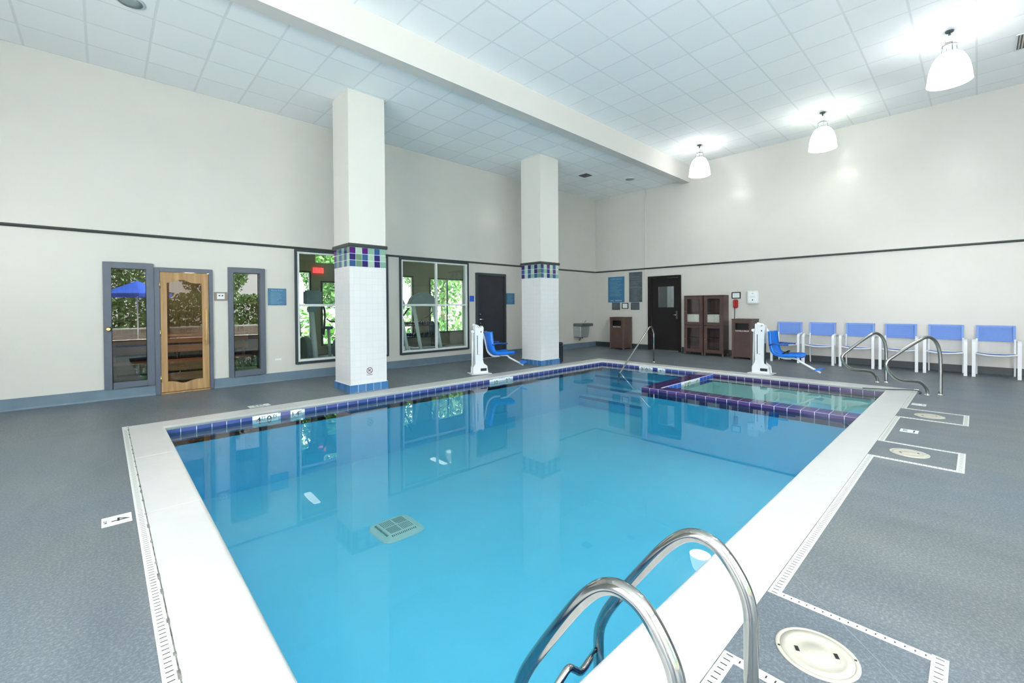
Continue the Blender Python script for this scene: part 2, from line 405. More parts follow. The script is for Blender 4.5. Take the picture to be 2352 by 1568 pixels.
# dark picture rail, baseboards, corner strip
def rail_profile(y): return [(y, ZT - .022), (y - .022, ZT - .022), (y - .03, ZT - .006), (y - .024, ZT + .014), (y - .012, ZT + .022), (y, ZT + .022)]
mb = MB(); mb.prism(rail_profile(YL), 'x', XB, XR); struct(mb.build('trim_2', RAIL))
mb = MB(); mb.prism([(XR - (YL - y), z) for y, z in rail_profile(YL)], 'y', YW, YL - .03)
mb2 = MB(); mb2.v = [(v[0], v[1], v[2]) for v in mb.v]; mb2.f = mb.f; mb2.m = mb.m; mb2.sm = mb.sm
struct(mb2.build('trim_3', RAIL))
mb = MB()
def bb_left(x0, x1): mb.prism([(YL, .03), (YL - .045, .03), (YL - .022, .06), (YL - .016, .08), (YL - .014, .2166), (YL, .2166)], 'x', x0, x1)
bb_left(XB, .585); bb_left(1.345, 6.955); bb_left(7.99, XR)
struct(mb.build('baseboard_left', BASEB))
mb = MB()
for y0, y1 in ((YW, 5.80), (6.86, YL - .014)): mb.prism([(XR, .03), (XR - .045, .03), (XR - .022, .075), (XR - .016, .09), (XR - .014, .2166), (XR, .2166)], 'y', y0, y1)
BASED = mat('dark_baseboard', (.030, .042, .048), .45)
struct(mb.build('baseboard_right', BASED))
mb = MB(); mb.box(XR - .03, 6.915, .2166, XR, 6.955, ZT - .022); mb.box(XR - .03, 6.915, ZT + .022, XR, 6.955, ZLO); struct(mb.build('trim_4', WALL, bevel=.008))

# ------------------------------------------------------------------ windows and doors of the left wall
def casing(mb, x0, x1, z0, z1, w, y0, y1, mi=0, top=None):
    t = top or w
    mb.box(x0, y0, z0, x0 + w, y1, z1, mi); mb.box(x1 - w, y0, z0, x1, y1, z1, mi)
    mb.box(x0 + w, y0, z0, x1 - w, y1, z0 + w, mi); mb.box(x0 + w, y0, z1 - t, x1 - w, y1, z1, mi)
def small_window(n, x0, x1, z0, z1, gx0, gx1, gz0, gz1):
    r = struct(empty('window_%d' % n, (x0, YL, z0))); W = lambda mb: setattr(mb, 'v', [(a - x0, b - YL, c - z0) for a, b, c in mb.v])
    mb = MB(); mb.box(x0, YL - .045, z0, gx0, YL - .0005, z1); mb.box(gx1, YL - .045, z0, x1, YL - .0005, z1); mb.box(gx0, YL - .045, z0, gx1, YL - .0005, gz0); mb.box(gx0, YL - .045, gz1, gx1, YL - .0005, z1)
    casing(mb, gx0 - .012, gx1 + .012, gz0 - .012, gz1 + .012, .012, YL + .0005, YL + .12)
    W(mb); mb.build('window_frame', GFRAME, r, bevel=.004)
    mb = MB(); mb.box(gx0 - .001, YL + .045, gz0 - .001, gx1 + .001, YL + .052, gz1 + .001); W(mb); mb.build('glass_pane', GLASST, r)
    return r
w1 = small_window(1, -.002, .580, .2166, 2.103, .092, .490, .303, 2.012)
mb = MB(); mb.lathe([(.034, 0), (.034, -.008), (.014, -.014), (.012, -.035), (.030, -.045), (.032, -.058), (.018, -.066)], (.055, -.045, .89), 20, axis='y'); mb.build('door_knob', BRASS, w1)
small_window(2, 1.563, 2.131, .2166, 2.108, 1.642, 2.048, .312, 2.018)

r = struct(empty('door_1', (.585, YL, .055)))     # sauna door
L = lambda mb: setattr(mb, 'v', [(a - .585, b - YL, c - .055) for a, b, c in mb.v])
mb = MB(); mb.box(.585, YL - .04, .058, .650, YL - .0005, 2.050); mb.box(1.292, YL - .04, .058, 1.345, YL - .0005, 2.050); mb.box(.650, YL - .04, 1.985, 1.292, YL - .0005, 2.050)
mb.box(.641, YL + .0005, .062, .652, YL + .12, 1.995); mb.box(1.288, YL + .0005, .062, 1.299, YL + .12, 1.995)
L(mb); mb.build('door_frame', GFRAME, r, bevel=.004)
gl0, gl1, gb, gt = .738, 1.196, .235, 1.83
mb = MB(); y0, y1 = YL - .028, YL + .012       # wooden leaf with scalloped top and bottom rails
mb.box(.656, y0, .085, gl0, y1, 1.980); mb.box(gl1, y0, .085, 1.286, y1, 1.980)
n = 24
def arch(q): return .055 * math.exp(-((q - .42) / .20) ** 2)
for k in range(n):
    a, b = gl0 + (gl1 - gl0) * k / n, gl0 + (gl1 - gl0) * (k + 1) / n; qa, qb = k / n, (k + 1) / n
    za, zb = 1.815 + arch(qa), 1.815 + arch(qb)
    mb.prism([(a, za), (b, zb), (b, 1.980), (a, 1.980)], 'y', y0, y1)
    wa, wb = .250 - .045 * math.exp(-((qa - .45) / .22) ** 2), .250 - .045 * math.exp(-((qb - .45) / .22) ** 2)
    mb.prism([(a, .085), (b, .085), (b, wb), (a, wa)], 'y', y0, y1)
L(mb); mb.build('door_leaf', WOODD, r)
mb = MB(); mb.box(gl0 - .01, YL - .006, .20, gl1 + .01, YL, 1.88); L(mb); mb.build('glass_pane', GLASSS, r)
mb = MB(); mb.tube([(1.245, YL - .085, .80), (1.245, YL - .085, 1.40)], .016, 10); mb.tube([(1.245, YL - .028, .87), (1.245, YL - .085, .87)], .014, 10); mb.tube([(1.245, YL - .028, 1.33), (1.245, YL - .085, 1.33)], .014, 10); L(mb); mb.build('door_handle', WOODH, r)
mb = MB()
for z in (.30, 1.02, 1.78): mb.tube([(.652, YL - .038, z - .05), (.652, YL - .038, z + .05)], .009, 8)
L(mb); mb.build('hinge', BRASS, r)
mb = MB(); mb.box(.650, YL - .06, .0556, 1.290, YL + .02, .078); L(mb); mb.build('threshold', WOODD, r, bevel=.004)

def gym_window(n, x0, x1):
    z0, z1 = .338, 2.513; r = struct(empty('window_%d' % n, (x0, YL, z0))); W = lambda mb: setattr(mb, 'v', [(a - x0, b - YL, c - z0) for a, b, c in mb.v])
    mb = MB(); casing(mb, x0, x1, z0, z1, .045, YL - .035, YL - .0005); W(mb); mb.build('window_trim', DTRIM, r, bevel=.006)
    a, b, c, d = x0 + .045, x1 - .045, z0 + .045, z1 - .030
    mb = MB(); casing(mb, a, b, c, d, .040, YL - .022, YL + .10); W(mb); mb.build('window_frame', WFRAME, r, bevel=.004)
    xm = (a + b) / 2 - .01
    mb = MB(); mb.box(xm, YL - .005, c + .04, xm + .055, YL + .05, d - .04); mb.box(a + .04, YL - .005, 1.43, xm, YL + .05, 1.475); mb.box(xm + .055, YL - .005, 1.43, b - .04, YL + .05, 1.475); W(mb); mb.build('muntin', WFRAME, r, bevel=.004)
    mb = MB(); mb.box(a + .038, YL + .015, c + .038, b - .038, YL + .021, d - .038); W(mb); mb.build('glass_pane', GLASS, r)
gym_window(3, 2.633, 4.540); gym_window(4, 4.810, 6.740)

def lever(parent, M, side=1, plate=True):
    mb = MB()
    if plate: mb.box(-.028, -.012, -.115, .028, 0, .115)
    mb.lathe([(.022, 0), (.022, -.014), (.011, -.018), (.011, -.05)], (0, 0, 0), 14, axis='y'); mb.tube([(0, -.048, 0), (side * .045, -.05, 0), (side * .12, -.046, -.004)], .010, 8)
    mb.v = [tuple(M @ Vector(v)) for v in mb.v]; return mb.build('door_handle', CHROME, parent)
r = struct(empty('door_2', (6.960, YL, .05))); L = lambda mb: setattr(mb, 'v', [(a - 6.960, b - YL, c - .05) for a, b, c in mb.v])
mb = MB(); mb.box(6.960, YL - .06, .055, 7.015, YL, 2.277); mb.box(7.930, YL - .06, .055, 7.985, YL, 2.277); mb.box(7.015, YL - .06, 2.215, 7.930, YL, 2.277); L(mb); mb.build('door_frame', DTRIM, r, bevel=.004)
mb = MB(); mb.box(7.018, YL - .03, .075, 7.927, YL - .001, 2.212); L(mb); mb.build('door_leaf', DOORD, r)
lever(r, Matrix.Translation((.125, -.031, 1.03)), 1, False)
mb = MB(); mb.lathe([(.018, 0), (.018, -.02), (.01, -.03)], (.125, -.031, 1.16), 14, axis='y'); mb.lathe([(.018, 0), (.018, -.02), (.01, -.03)], (.125, -.031, .93), 14, axis='y'); mb.build('door_lock', CHROME, r)

# right wall door with small vision panel
r = struct(empty('door_3', (XR, 6.845, .06))); L = lambda mb: setattr(mb, 'v', [(a - XR, b - 6.845, c - .06) for a, b, c in mb.v])
mb = MB(); mb.box(XR - .05, 6.742, .068, XR - .0005, 6.845, 2.283); mb.box(XR - .05, 5.812, .068, XR - .0005, 5.880, 2.283); mb.box(XR - .05, 5.880, 2.215, XR - .0005, 6.742, 2.283)
mb.box(XR + .0005, 6.735, .075, XR + .12, 6.7445, 2.225); mb.box(XR + .0005, 5.8755, .075, XR + .12, 5.885, 2.225)
L(mb); mb.build('door_frame', DOORB, r, bevel=.004)
mb = MB(); X0, X1 = XR + .02, XR + .06
mb.box(X0, 6.535, .085, X1, 6.733, 2.215); mb.box(X0, 5.887, .085, X1, 6.045, 2.215); mb.box(X0, 6.045, .085, X1, 6.535, 1.352); mb.box(X0, 6.045, 1.965, X1, 6.535, 2.215)
L(mb); mb.build('door_leaf', DOORB, r)
mb = MB(); mb.box(X0 + .015, 6.040, 1.345, X0 + .021, 6.540, 1.970); L(mb); mb.build('glass_pane', GLASS, r)
lever(r, Matrix(((0, 1, 0, .02), (-1, 0, 0, 5.955 - 6.845), (0, 0, 1, 1.07), (0, 0, 0, 1))), -1)
mb = MB(); mb.box(X0 - .012, 5.9, .076, X0 + .03, 6.72, .098); L(mb); mb.build('threshold', STEEL, r)
# corridor behind that door
mb = MB(); mb.box(XR + .15, 4.8, .05, 14.6, 4.9, 2.7); mb.box(XR + .15, 7.4, .05, 14.6, 7.5, 2.7); mb.box(14.5, 4.9, .05, 14.6, 7.4, 2.7); mb.box(XR + .15, 4.9, 2.6, 14.5, 7.4, 2.7); struct(mb.build('wall_corridor', WALL))
mb = MB(); mb.box(-.15, -.5, -.03, .15, .5, -.001); o = mb.build('ceiling_panel_light', mat('corridor_fill_panel', (.9, .9, .9), .5, emis=(1, .97, .9), estr=60)); o.location = (13.3, 5.9, 2.6); tag(o, 'added fill light panel in the corridor behind the dark door with the vision panel', 'ceiling light')  # glowing panel added to brighten the corridor behind the vision panel
mb = MB(); mb.box(XR + .15, 4.9, .0, 14.5, 7.4, .06); struct(mb.build('floor', DECK))
mb = MB(); mb.box(13.35, 6.88, .06, 14.35, 7.3, 2.3); tag(mb.build('storage_locker', DARKP, bevel=.01), 'dark tall locker seen through the vision panel of the dark door', 'locker')

# wall and ceiling columns
def column(x0, lab):
    y0 = 6.98; w = .635; r = tag(empty('tiled_column', (x0, y0, .0)), lab, 'column', 'tiled columns beside the pool')
    d = dz(x0 + w, y0)
    mb = MB(); mb.box(0, 0, 2.455, w, w, ZLO - .001); mb.build('upper_shaft', BEAM2, r)
    mb = MB(); mb.box(0, 0, .135, w, w, 2.075); mb.build('lower_shaft', COLTILE, r)
    mb = MB(); e = .026
    prof = [(0, 2.395), (e * .7, 2.395), (e, 2.41), (e, 2.44), (e * .7, 2.455), (0, 2.455)]
    for k in range(len(prof) - 1):
        (a, z), (b, zz) = prof[k], prof[k + 1]
        A = [(-a, -a), (w + a, -a), (w + a, w + a), (-a, w + a)]; B = [(-b, -b), (w + b, -b), (w + b, w + b), (-b, w + b)]
        for i in range(4): j = (i + 1) % 4; mb.face([(*A[i], z), (*A[j], z), (*B[j], zz), (*B[i], zz)])
    mb.build('collar', RAIL, r)
    def tiles(name, z0, z1, nr, nc, chooser, out, ml):
        mb = MB(); mb.box(-out + .003, -out + .003, z0, w + out - .003, w + out - .003, z1, 0); W = w + 2 * out; s = W / nc; h = (z1 - z0) / nr; g = .0035
        for f in range(4):
            for i in range(nc):
                for j in range(nr):
                    mi = chooser(f, i, j); a, b, c, d2 = -out + i * s + g, -out + (i + 1) * s - g, z0 + j * h + g, z0 + (j + 1) * h - g
                    if f == 0: mb.box(a, -out - .001, c, b, -out + .006, d2, mi)
                    elif f == 1: mb.box(-out - .001, a, c, -out + .006, b, d2, mi)
                    elif f == 2: mb.box(w + out - .006, a, c, w + out + .001, b, d2, mi)
                    else: mb.box(a, w + out - .006, c, b, w + out + .001, d2, mi)
        return mb.build(name, ml, r)
    rnd = random.Random(int(x0 * 10))
    tiles('accent_tile_band', 2.075, 2.395, 3, 6, lambda f, i, j: 1 + rnd.choice([0, 0, 1, 2, 2]) if (i + (f == 1)) % 2 == 0 else 4 + rnd.choice([0, 0, 1, 1, 2]), .002, [GROUT] + CT_D + CT_L)
    tiles('base_tile_course', .0005 + (0 if x0 > 99 else .002), .135, 1, 5, lambda f, i, j: 1 + rnd.choice([0, 1, 2]), .018, [GROUT] + CT_B)
    return r
BEAM2 = mat('column_paint', (.63, .63, .59), .42)
c1 = column(2.930, 'nearer white tiled column with colourful tile band, beside the four-pane gym window')
c2 = column(7.470, 'farther white tiled column with blue and green tile band, beside the black bin')
# no-diving decal on the first column
d = empty('no_diving_decal', (3.255, 6.978, .30)); d.parent = c1; d.location = (.325, -.0015, .345)
mb = MB(); n = 32
for i in range(n):
    a, b = 2 * PI * i / n, 2 * PI * (i + 1) / n
    mb.face([(math.cos(q) * rr, -.0005, math.sin(q) * rr) for q, rr in ((a, .043), (b, .043), (b, .053), (a, .053))])
mb.bar([(-.034, -.0005, .034), (.034, -.0005, -.034)], .001, .009, (0, 1, 0)); REDD = mat('dark_red_print', (.10, .02, .03), .5); mb.build('prohibition_ring', REDD, d)
mb = MB(); mb.lathe([(.008, 0), (.008, -.0006)], (-.014, -.0002, -.012), 12, axis='y'); mb.bar([(-.008, -.0004, -.004), (.020, -.0004, .022)], .001, .011, (0, 1, 0)); mb.bar([(-.006, -.0004, .004), (-.024, -.0004, .002)], .001, .005, (0, 1, 0)); mb.build('diver_figure', INK, d)
text_obj('caption', 'NO DIVING', .020, frame_L(0, -.0006, -.072), INK, d)

# ------------------------------------------------------------------ swimming pool
pool = tag(empty('swimming_pool', (0, 0, 0)), 'rectangular indoor swimming pool with white coping and clear blue water', 'swimming pool')
mb = MB()    # coping with rounded nose, mitred round the loop
prof = [(0, -.06), (0, 0), (CW - .028, 0), (CW - .012, -.004), (CW - .002, -.014), (CW, -.024), (CW - .003, -.036), (CW - .008, -.044), (CW - .009, -.06)]
def ring(o, z): return [(PX0 + o, PY0 + o, z), (PX1 - o, PY0 + o, z), (PX1 - o, PY1 - o, z), (PX0 + o, PY1 - o, z)]
for k in range(len(prof) - 1):
    A, B = ring(*prof[k]), ring(*prof[k + 1])
    for i in range(4): j = (i + 1) % 4; mb.raw([A[i], A[j], B[j], B[i]], [(0, 1, 2, 3)], 0, k > 1)
COPEJ = mat('coping_joint', (.55, .56, .53), .7)
for y in (2.4, 3.9, 5.4): mb.box(PX0 + .002, y, -.001, IX0 - .012, y + .004, .0008, 1)
for x in (2.0, 3.5, 5.0, 6.5, 8.0):
    mb.box(x, IY1 + .012, -.001, x + .004, PY1 - .002, .0008, 1)
for y in (2.3, 3.8, 5.3): mb.box(IX1 + .012, y, -.001, PX1 - .002, y + .004, .0008, 1)
mb.build('coping', [COPE, COPEJ], pool)

SX0, SX1, SY0, SY1 = 7.00, IX1 + .009, IY0 - .009, 4.10     # spa outer (curb), inside
q = .009
mb = MB(); bx0, bx1, by0, by1 = IX0 - q, IX1 + q, IY0 - q, IY1 + q
mb.face([(bx0, by0, ZF), (bx1, by0, ZF), (bx1, by1, ZF), (bx0, by1, ZF)])
for a, b in (((bx0, by0), (bx1, by0)), ((bx1, by0), (bx1, by1)), ((bx1, by1), (bx0, by1)), ((bx0, by1), (bx0, by0))):
    mb.face([(*a, ZF), (*b, ZF), (*b, -.25), (*a, -.25)])
mb.build('basin_shell', BASIN, pool)
def tile_run(mb, p, d, n, L, z0, z1, mats_n, skip=(), out=.003):
    """tiles along direction d from p; n = inward normal"""
    k = round(L / .1575); s = L / k; d = Vector(d); n = Vector(n); p = Vector(p)
    a = p; b = p + d * L
    mb.face([a + Vector((0, 0, z0)), b + Vector((0, 0, z0)), b + Vector((0, 0, z1)), a + Vector((0, 0, z1))], 0)
    for i in range(k):
        u0, u1 = i * s + .004, (i + 1) * s - .004
        if any(x0 - .03 < (u0 + u1) / 2 < x1 + .03 for x0, x1 in skip): continue
        vs = [p + d * u0 + n * out, p + d * u1 + n * out]
        mi = 1 + random.randrange(mats_n)
        mb.face([vs[0] + Vector((0, 0, z0 + .003)), vs[1] + Vector((0, 0, z0 + .003)), vs[1] + Vector((0, 0, z1 - .004)), vs[0] + Vector((0, 0, z1 - .004))], mi)
    return s
mb = MB(); ZT0 = -.205; ZT1 = -.046
M1, M2, M3, M4 = (1.436, 1.752), (1.909, 2.060), (5.665, 5.825), (5.985, 6.145)
tile_run(mb, (bx0, by1, 0), (1, 0, 0), (0, -1, 0), bx1 - bx0, ZT0, ZT1, 3, [(a - bx0, b - bx0) for a, b in (M1, M2, M3, M4)])
R1, R2 = (5.238, 5.558), (4.916, 5.084)
tile_run(mb, (bx1, SY1, 0), (0, 1, 0), (-1, 0, 0), by1 - SY1, ZT0, ZT1, 3, [(a - SY1, b - SY1) for a, b in (R1, R2)])
tile_run(mb, (bx0, by0, 0), (0, 1, 0), (1, 0, 0), by1 - by0, ZT0, ZT1, 3)
tile_run(mb, (bx0, by0, 0), (1, 0, 0), (0, 1, 0), SX0 - bx0, ZT0, ZT1, 3)
mb.build('tile_band', [GROUT] + TP, pool)
mb = MB()
mb.box(bx0, by1, -.205, bx1, by1 + .02, -.26, 0)
for a, b in (((bx0, by0), (bx1, by0)), ((bx1, by0), (bx1, by1)), ((bx1, by1), (bx0, by1)), ((bx0, by1), (bx0, by0))): mb.face([(*a, -.26), (*b, -.26), (*b, -.204), (*a, -.204)])
mb.build('basin_lip', BASIN, pool)
mb = MB(); mb.face([(bx0, by0, ZW), (SX0 + .05, by0, ZW), (SX0 + .05, SY1 - .05, ZW), (bx1, SY1 - .05, ZW), (bx1, by1, ZW), (bx0, by1, ZW)]); mb.build('pool_water', WATER, pool)
for k, (x, z) in enumerate(((9.08, -.34), (8.76, -.56), (8.44, -.78))):      # entry steps below the far handrail
    mb = MB(); mb.box(x, SY1 + .005, ZF + .001, bx1 - .001, by1 - .001, z); mb.box(x - .004, SY1 + .005, z - .05, x + .05, by1 - .001, z + .003, 1); mb.build('entry_step', [BASIN, STEPN], pool)
# main drain grate on the pool floor
g = empty('main_drain', (2.29, 4.30, ZF + .002)); g.parent = pool
mb = MB(); n = 40; R = .245
def sq(r, z, p=5):
    o = []
    for i in range(n):
        a = 2 * PI * i / n; c, s_ = math.cos(a), math.sin(a); k = r / (abs(c) ** p + abs(s_) ** p) ** (1 / p); o.append((k * c, k * s_, z))
    return o
rs = [sq(R, 0), sq(R - .012, .012), sq(.155, .045, 9)]
for A, B in zip(rs, rs[1:]):
    for i in range(n): j = (i + 1) % n; mb.face([A[i], A[j], B[j], B[i]])
mb.face(rs[-1]); DRC = mat('drain_cover_plastic', (.80, .82, .72), .5); mb.build('drain_cover', DRC, g)
mb = MB()
for ix in range(2):
    for iy in range(2):
        for k in range(7):
            u = .012 + k * .019
            x0, y0, x1, y1 = (u, .012, u + .008, .135) if (ix + iy) % 2 else (.012, u, .135, u + .008)
            sx, sy = (1, -1)[ix], (1, -1)[iy]; mb.box(sx * x0, sy * y0, .0455, sx * x1, sy * y1, .0475)
for k in range(14): u = -.14 + k * .0205; mb.box(u, -.185, .030, u + .008, -.163, .042); mb.box(-.185, u, .030, -.163, u + .008, .042)
GRILL = mat('grille_slot', (.30, .36, .32), .6); mb.build('grille_slots', GRILL, g)
mb = MB(); mb.lathe([(.022, .046), (.022, .052), (.012, .053)], n=20); mb.build('centre_screw', DRC, g)

# depth markers set into the tile band
def marker(parent, txts, M, w, h, name='depth_marker'):
    mb = MB(); mb.box(-w / 2, -h / 2, -.002, w / 2, h / 2, .0); mb.v = [tuple(M @ Vector(v)) for v in mb.v]; o = mb.build(name, MARK, parent)
    for s_, size, x, y in txts: text_obj('numeral', s_, size, M @ Matrix.Translation((x, y, .0008)), INK, o)
    return o
zc = (ZT0 + ZT1) / 2 + .006; hh = .150
o = marker(pool, [('4', .135, -.085, 0), ('FT', .05, -.022, .035), ('0', .135, .045, 0), ('IN', .05, .115, .040)], frame_L((M1[0] + M1[1]) / 2, by1 - .004, zc), .314, hh); tag(o, 'white tile reading 4 FT 0 IN')
o = marker(pool, [('1', .10, -.045, .01), ('.4', .10, .005, .01), ('M', .05, .052, .035)], frame_L((M2[0] + M2[1]) / 2, by1 - .004, zc), .150, hh); tag(o, 'white tile reading 1.4 M')
o = marker(pool, [('60', .11, 0, -.005)], frame_L((M3[0] + M3[1]) / 2, by1 - .004, zc), .150, hh); tag(o, 'white tile with two dark curved figures')
o = marker(pool, [('2', .11, -.02, 0), ('M', .045, .045, .035)], frame_L((M4[0] + M4[1]) / 2, by1 - .004, zc), .150, hh); tag(o, 'white tile with one dark curved figure')
o = marker(pool, [('3', .135, -.085, 0), ('FT', .05, -.022, .035), ('0', .135, .045, 0), ('IN', .05, .115, .040)], frame_R(bx1 - .004, sum(R1) / 2, zc), .314, hh); tag(o, 'white tile reading 3 FT 0 IN')
o = marker(pool, [('.9', .10, -.015, 0), ('M', .05, .05, .03)], frame_R(bx1 - .004, sum(R2) / 2, zc), .150, hh); tag(o, 'white tile reading .9 M')

# ------------------------------------------------------------------ hot tub in the far corner
spa = tag(empty('hot_tub', (0, 0, 0)), 'hot tub walled off by a purple tiled curb in the pool corner', 'hot tub')
CT = -.048; cw = .285
mb = MB(); mb.box(SX0, by0 + .002, ZT0 - .002, SX0 + cw, SY1, CT - .002); mb.box(SX0 + cw, SY1 - cw, ZT0 - .002, bx1 - .002, SY1, CT - .002); mb.box(SX0 - .001, by0 + .002, ZF + .001, SX0 + cw, SY1 + .001, ZT0 - .002, 1); mb.box(SX0 + cw, SY1 - cw, ZF + .001, bx1 - .002, SY1 + .001, ZT0 - .002, 1); mb.build('curb_core', [GROUT, BASIN], spa)
mb = MB()
def ctile(x0, y0, x1, y1, face):
    mi = random.randrange(3); g = .004
    if face == 'top': mb.box(x0 + g, y0 + g, CT - .004, x1 - g, y1 - g, CT + .001, mi)
    elif face == 'x': mb.box(x0, y0 + g, ZT0, x1, y1 - g, CT - .004, mi)
    elif face == 'y': mb.box(x0 + g, y0, ZT0, x1 - g, y1, CT - .004, mi)
k = 19; s = (SY1 - by0) / k
for i in range(k):
    a, b = by0 + i * s, by0 + (i + 1) * s
    ctile(SX0 - .002, a, SX0 + cw / 2, b, 'top'); 
    if b < SY1 - cw + .05: ctile(SX0 + cw / 2, a, SX0 + cw + .002, b, 'top')
    ctile(SX0 - .004, a, SX0 + .004, b, 'x')
k = 13; s = (bx1 - SX0 - cw / 2) / k
for i in range(k):
    a, b = SX0 + cw / 2 + i * s, SX0 + cw / 2 + (i + 1) * s
    ctile(a, SY1 - cw / 2, b, SY1 + .002, 'top'); ctile(a, SY1 - cw - .002, b, SY1 - cw / 2, 'top'); ctile(a, SY1 - .004, b, SY1 + .004, 'y')
mb.build('curb_tiles', TS, spa)
mb = MB(); tile_run(mb, (SX0 + cw + .003, SY1 - cw - .001, 0), (1, 0, 0), (0, -1, 0), bx1 - SX0 - cw - .005, ZT0, CT - .006, 2, [(8.02 - SX0 - cw, 8.33 - SX0 - cw), (8.50 - SX0 - cw, 8.67 - SX0 - cw)]); mb.build('blue_tile_band', [GROUT] + TB, spa)
mb = MB(); tile_run(mb, (bx1, by0, 0), (0, 1, 0), (-1, 0, 0), SY1 - cw - by0, ZT0, ZT1, 3); tile_run(mb, (SX0 + cw, by0, 0), (1, 0, 0), (0, 1, 0), bx1 - SX0 - cw, ZT0, ZT1, 3); mb.build('tile_band', [GROUT] + TS, spa)
ix0, ix1, iy0, iy1 = SX0 + cw, bx1, by0, SY1 - cw
mb = MB(); mb.face([(ix0, iy0, -.85), (ix1, iy0, -.85), (ix1, iy1, -.85), (ix0, iy1, -.85)])
for (a, b) in (((ix0, iy0), (ix1, iy0)), ((ix1, iy0), (ix1, iy1)), ((ix1, iy1), (ix0, iy1)), ((ix0, iy1), (ix0, iy0))):
    nx, ny = (b[1] - a[1]), -(b[0] - a[0]); l = math.hypot(nx, ny); nx, ny = -nx / l * .003, -ny / l * .003
    mb.face([(a[0] + nx, a[1] + ny, -.85), (b[0] + nx, b[1] + ny, -.85), (b[0] + nx, b[1] + ny, ZT0 - .001), (a[0] + nx, a[1] + ny, ZT0 - .001)])
mb.build('tub_shell', SPAP, spa)
mb = MB(); bw = .42; zb = -.46; e = .005
mb.box(ix0 + e, iy1 - bw, -.849, ix1 - e, iy1 - e, zb); mb.box(ix1 - bw, iy0 + e, -.849, ix1 - e, iy1 - bw, zb); mb.box(ix0 + e, iy0 + e, -.849, ix0 + bw, iy1 - bw, zb); mb.build('bench', SPAP, spa)
mb = MB(); w_ = .05
mb.box(ix0 + bw - w_, iy1 - bw, zb - .03, ix1 - bw + w_, iy1 - bw + w_, zb + .003); mb.box(ix1 - bw, iy0 + .2, zb - .03, ix1 - bw + w_, iy1 - bw, zb + .003); mb.box(ix0 + bw - w_, iy0 + .2, zb - .03, ix0 + bw, iy1 - bw, zb + .003); mb.build('bench_edge_tile', SPAN, spa)
mb = MB(); mb.face([(ix0, iy0, ZW), (ix1, iy0, ZW), (ix1, iy1, ZW), (ix0, iy1, ZW)]); mb.build('tub_water', WATERS, spa)
o = marker(spa, [('3', .12, -.085, 0), ('FT', .045, -.022, .03), ('0', .12, .045, 0), ('IN', .045, .115, .035)], frame_L(8.175, iy1 - .005, zc - .002), .31, .146); tag(o, 'white tile reading 3 FT 0 IN')
o = marker(spa, [('.9', .09, -.015, 0), ('M', .045, .045, .03)], frame_L(8.585, iy1 - .005, zc - .002), .15, .146); tag(o, 'white tile reading .9 M')

# ------------------------------------------------------------------ deck drain channels
def slots(mb, x0, y0, x1, y1, along, z=.0022, pitch=.030, sl=.5):
    L_ = (x1 - x0) if along == 'x' else (y1 - y0); n = int(L_ / pitch)
    for i in range(n):
        u = (i + .5) * L_ / n
        if along == 'x': c = (y0 + y1) / 2; h = (y1 - y0) * sl / 2; mb.face([(x0 + u - .0025, c - h, z), (x0 + u + .0025, c - h, z), (x0 + u + .0025, c + h, z), (x0 + u - .0025, c + h, z)], 1)
        else: c = (x0 + x1) / 2; h = (x1 - x0) * sl / 2; mb.face([(c - h, y0 + u - .0025, z), (c + h, y0 + u - .0025, z), (c + h, y0 + u + .0025, z), (c - h, y0 + u + .0025, z)], 1)
mb = MB(); mb.box(PX0 - .056, PY0 - .054, -.05, PX0 - .006, PY1, .0015); slots(mb, PX0 - .056, PY0, PX0 - .006, PY1 - .2, 'y'); mb.box(PX0 - .0055, PY0, -.05, PX0 - .0005, PY1, -.001, 2)
for i in range(26):
    y = PY0 + .1 + i * .235 + random.uniform(-.08, .08); mb.box(PX0 - .011, y, -.0005, PX0 + .001, y + random.uniform(.02, .07), .0018, 2)
tag(mb.build('deck_drain', [DRAIN, DRAIND, DRAING]), 'slotted white drain strip along the left pool edge', 'drain')
LOOPS = [(1.824, 2.354, .119), (5.205, 5.800, .116), (7.235, 7.830, .110)]
mb = MB(); w = .05; Y1c = PY0 - .004; Y0c = PY0 - .054; zt = .0015
segs = []; x = PX0 - .006
for a, b, yb in LOOPS:
    segs.append((x, a)); x = b
segs.append((x, PX1 - .02))
for a, b in segs: mb.box(a, Y0c, -.05, b, Y1c, zt); slots(mb, a, Y0c, b, Y1c, 'x')
for a, b, yb in LOOPS:
    mb.box(a - .045, yb, -.05, a, Y0c - .0005, zt + .0004); slots(mb, a - .045, yb, a, Y0c, 'y', sl=.35)
    mb.box(b, yb, -.05, b + .038, Y0c - .0005, zt + .0004); slots(mb, b, yb, b + .038, Y0c, 'y', sl=.3)
    mb.box(a - .045, yb - .05, -.05, b + .045, yb - .0005, zt + .0004); slots(mb, a - .045, yb - .05, b + .045, yb, 'x')
for a, b in segs: mb.box(a, PY0 - .0035, -.05, b, PY0 - .0005, -.001, 2)
tag(mb.build('deck_drain', [DRAIN, DRAIND, DRAING]), 'slotted white drain strip along the right pool edge, looping around three round lids', 'drain')
mb = MB()
for a, b, yb in LOOPS: mb.face([(a - .001, yb - .001, .0004), (b + .001, yb - .001, .0004), (b + .001, PY0, .0004), (a - .001, PY0, .0004)])
struct(mb.build('floor', DECK))

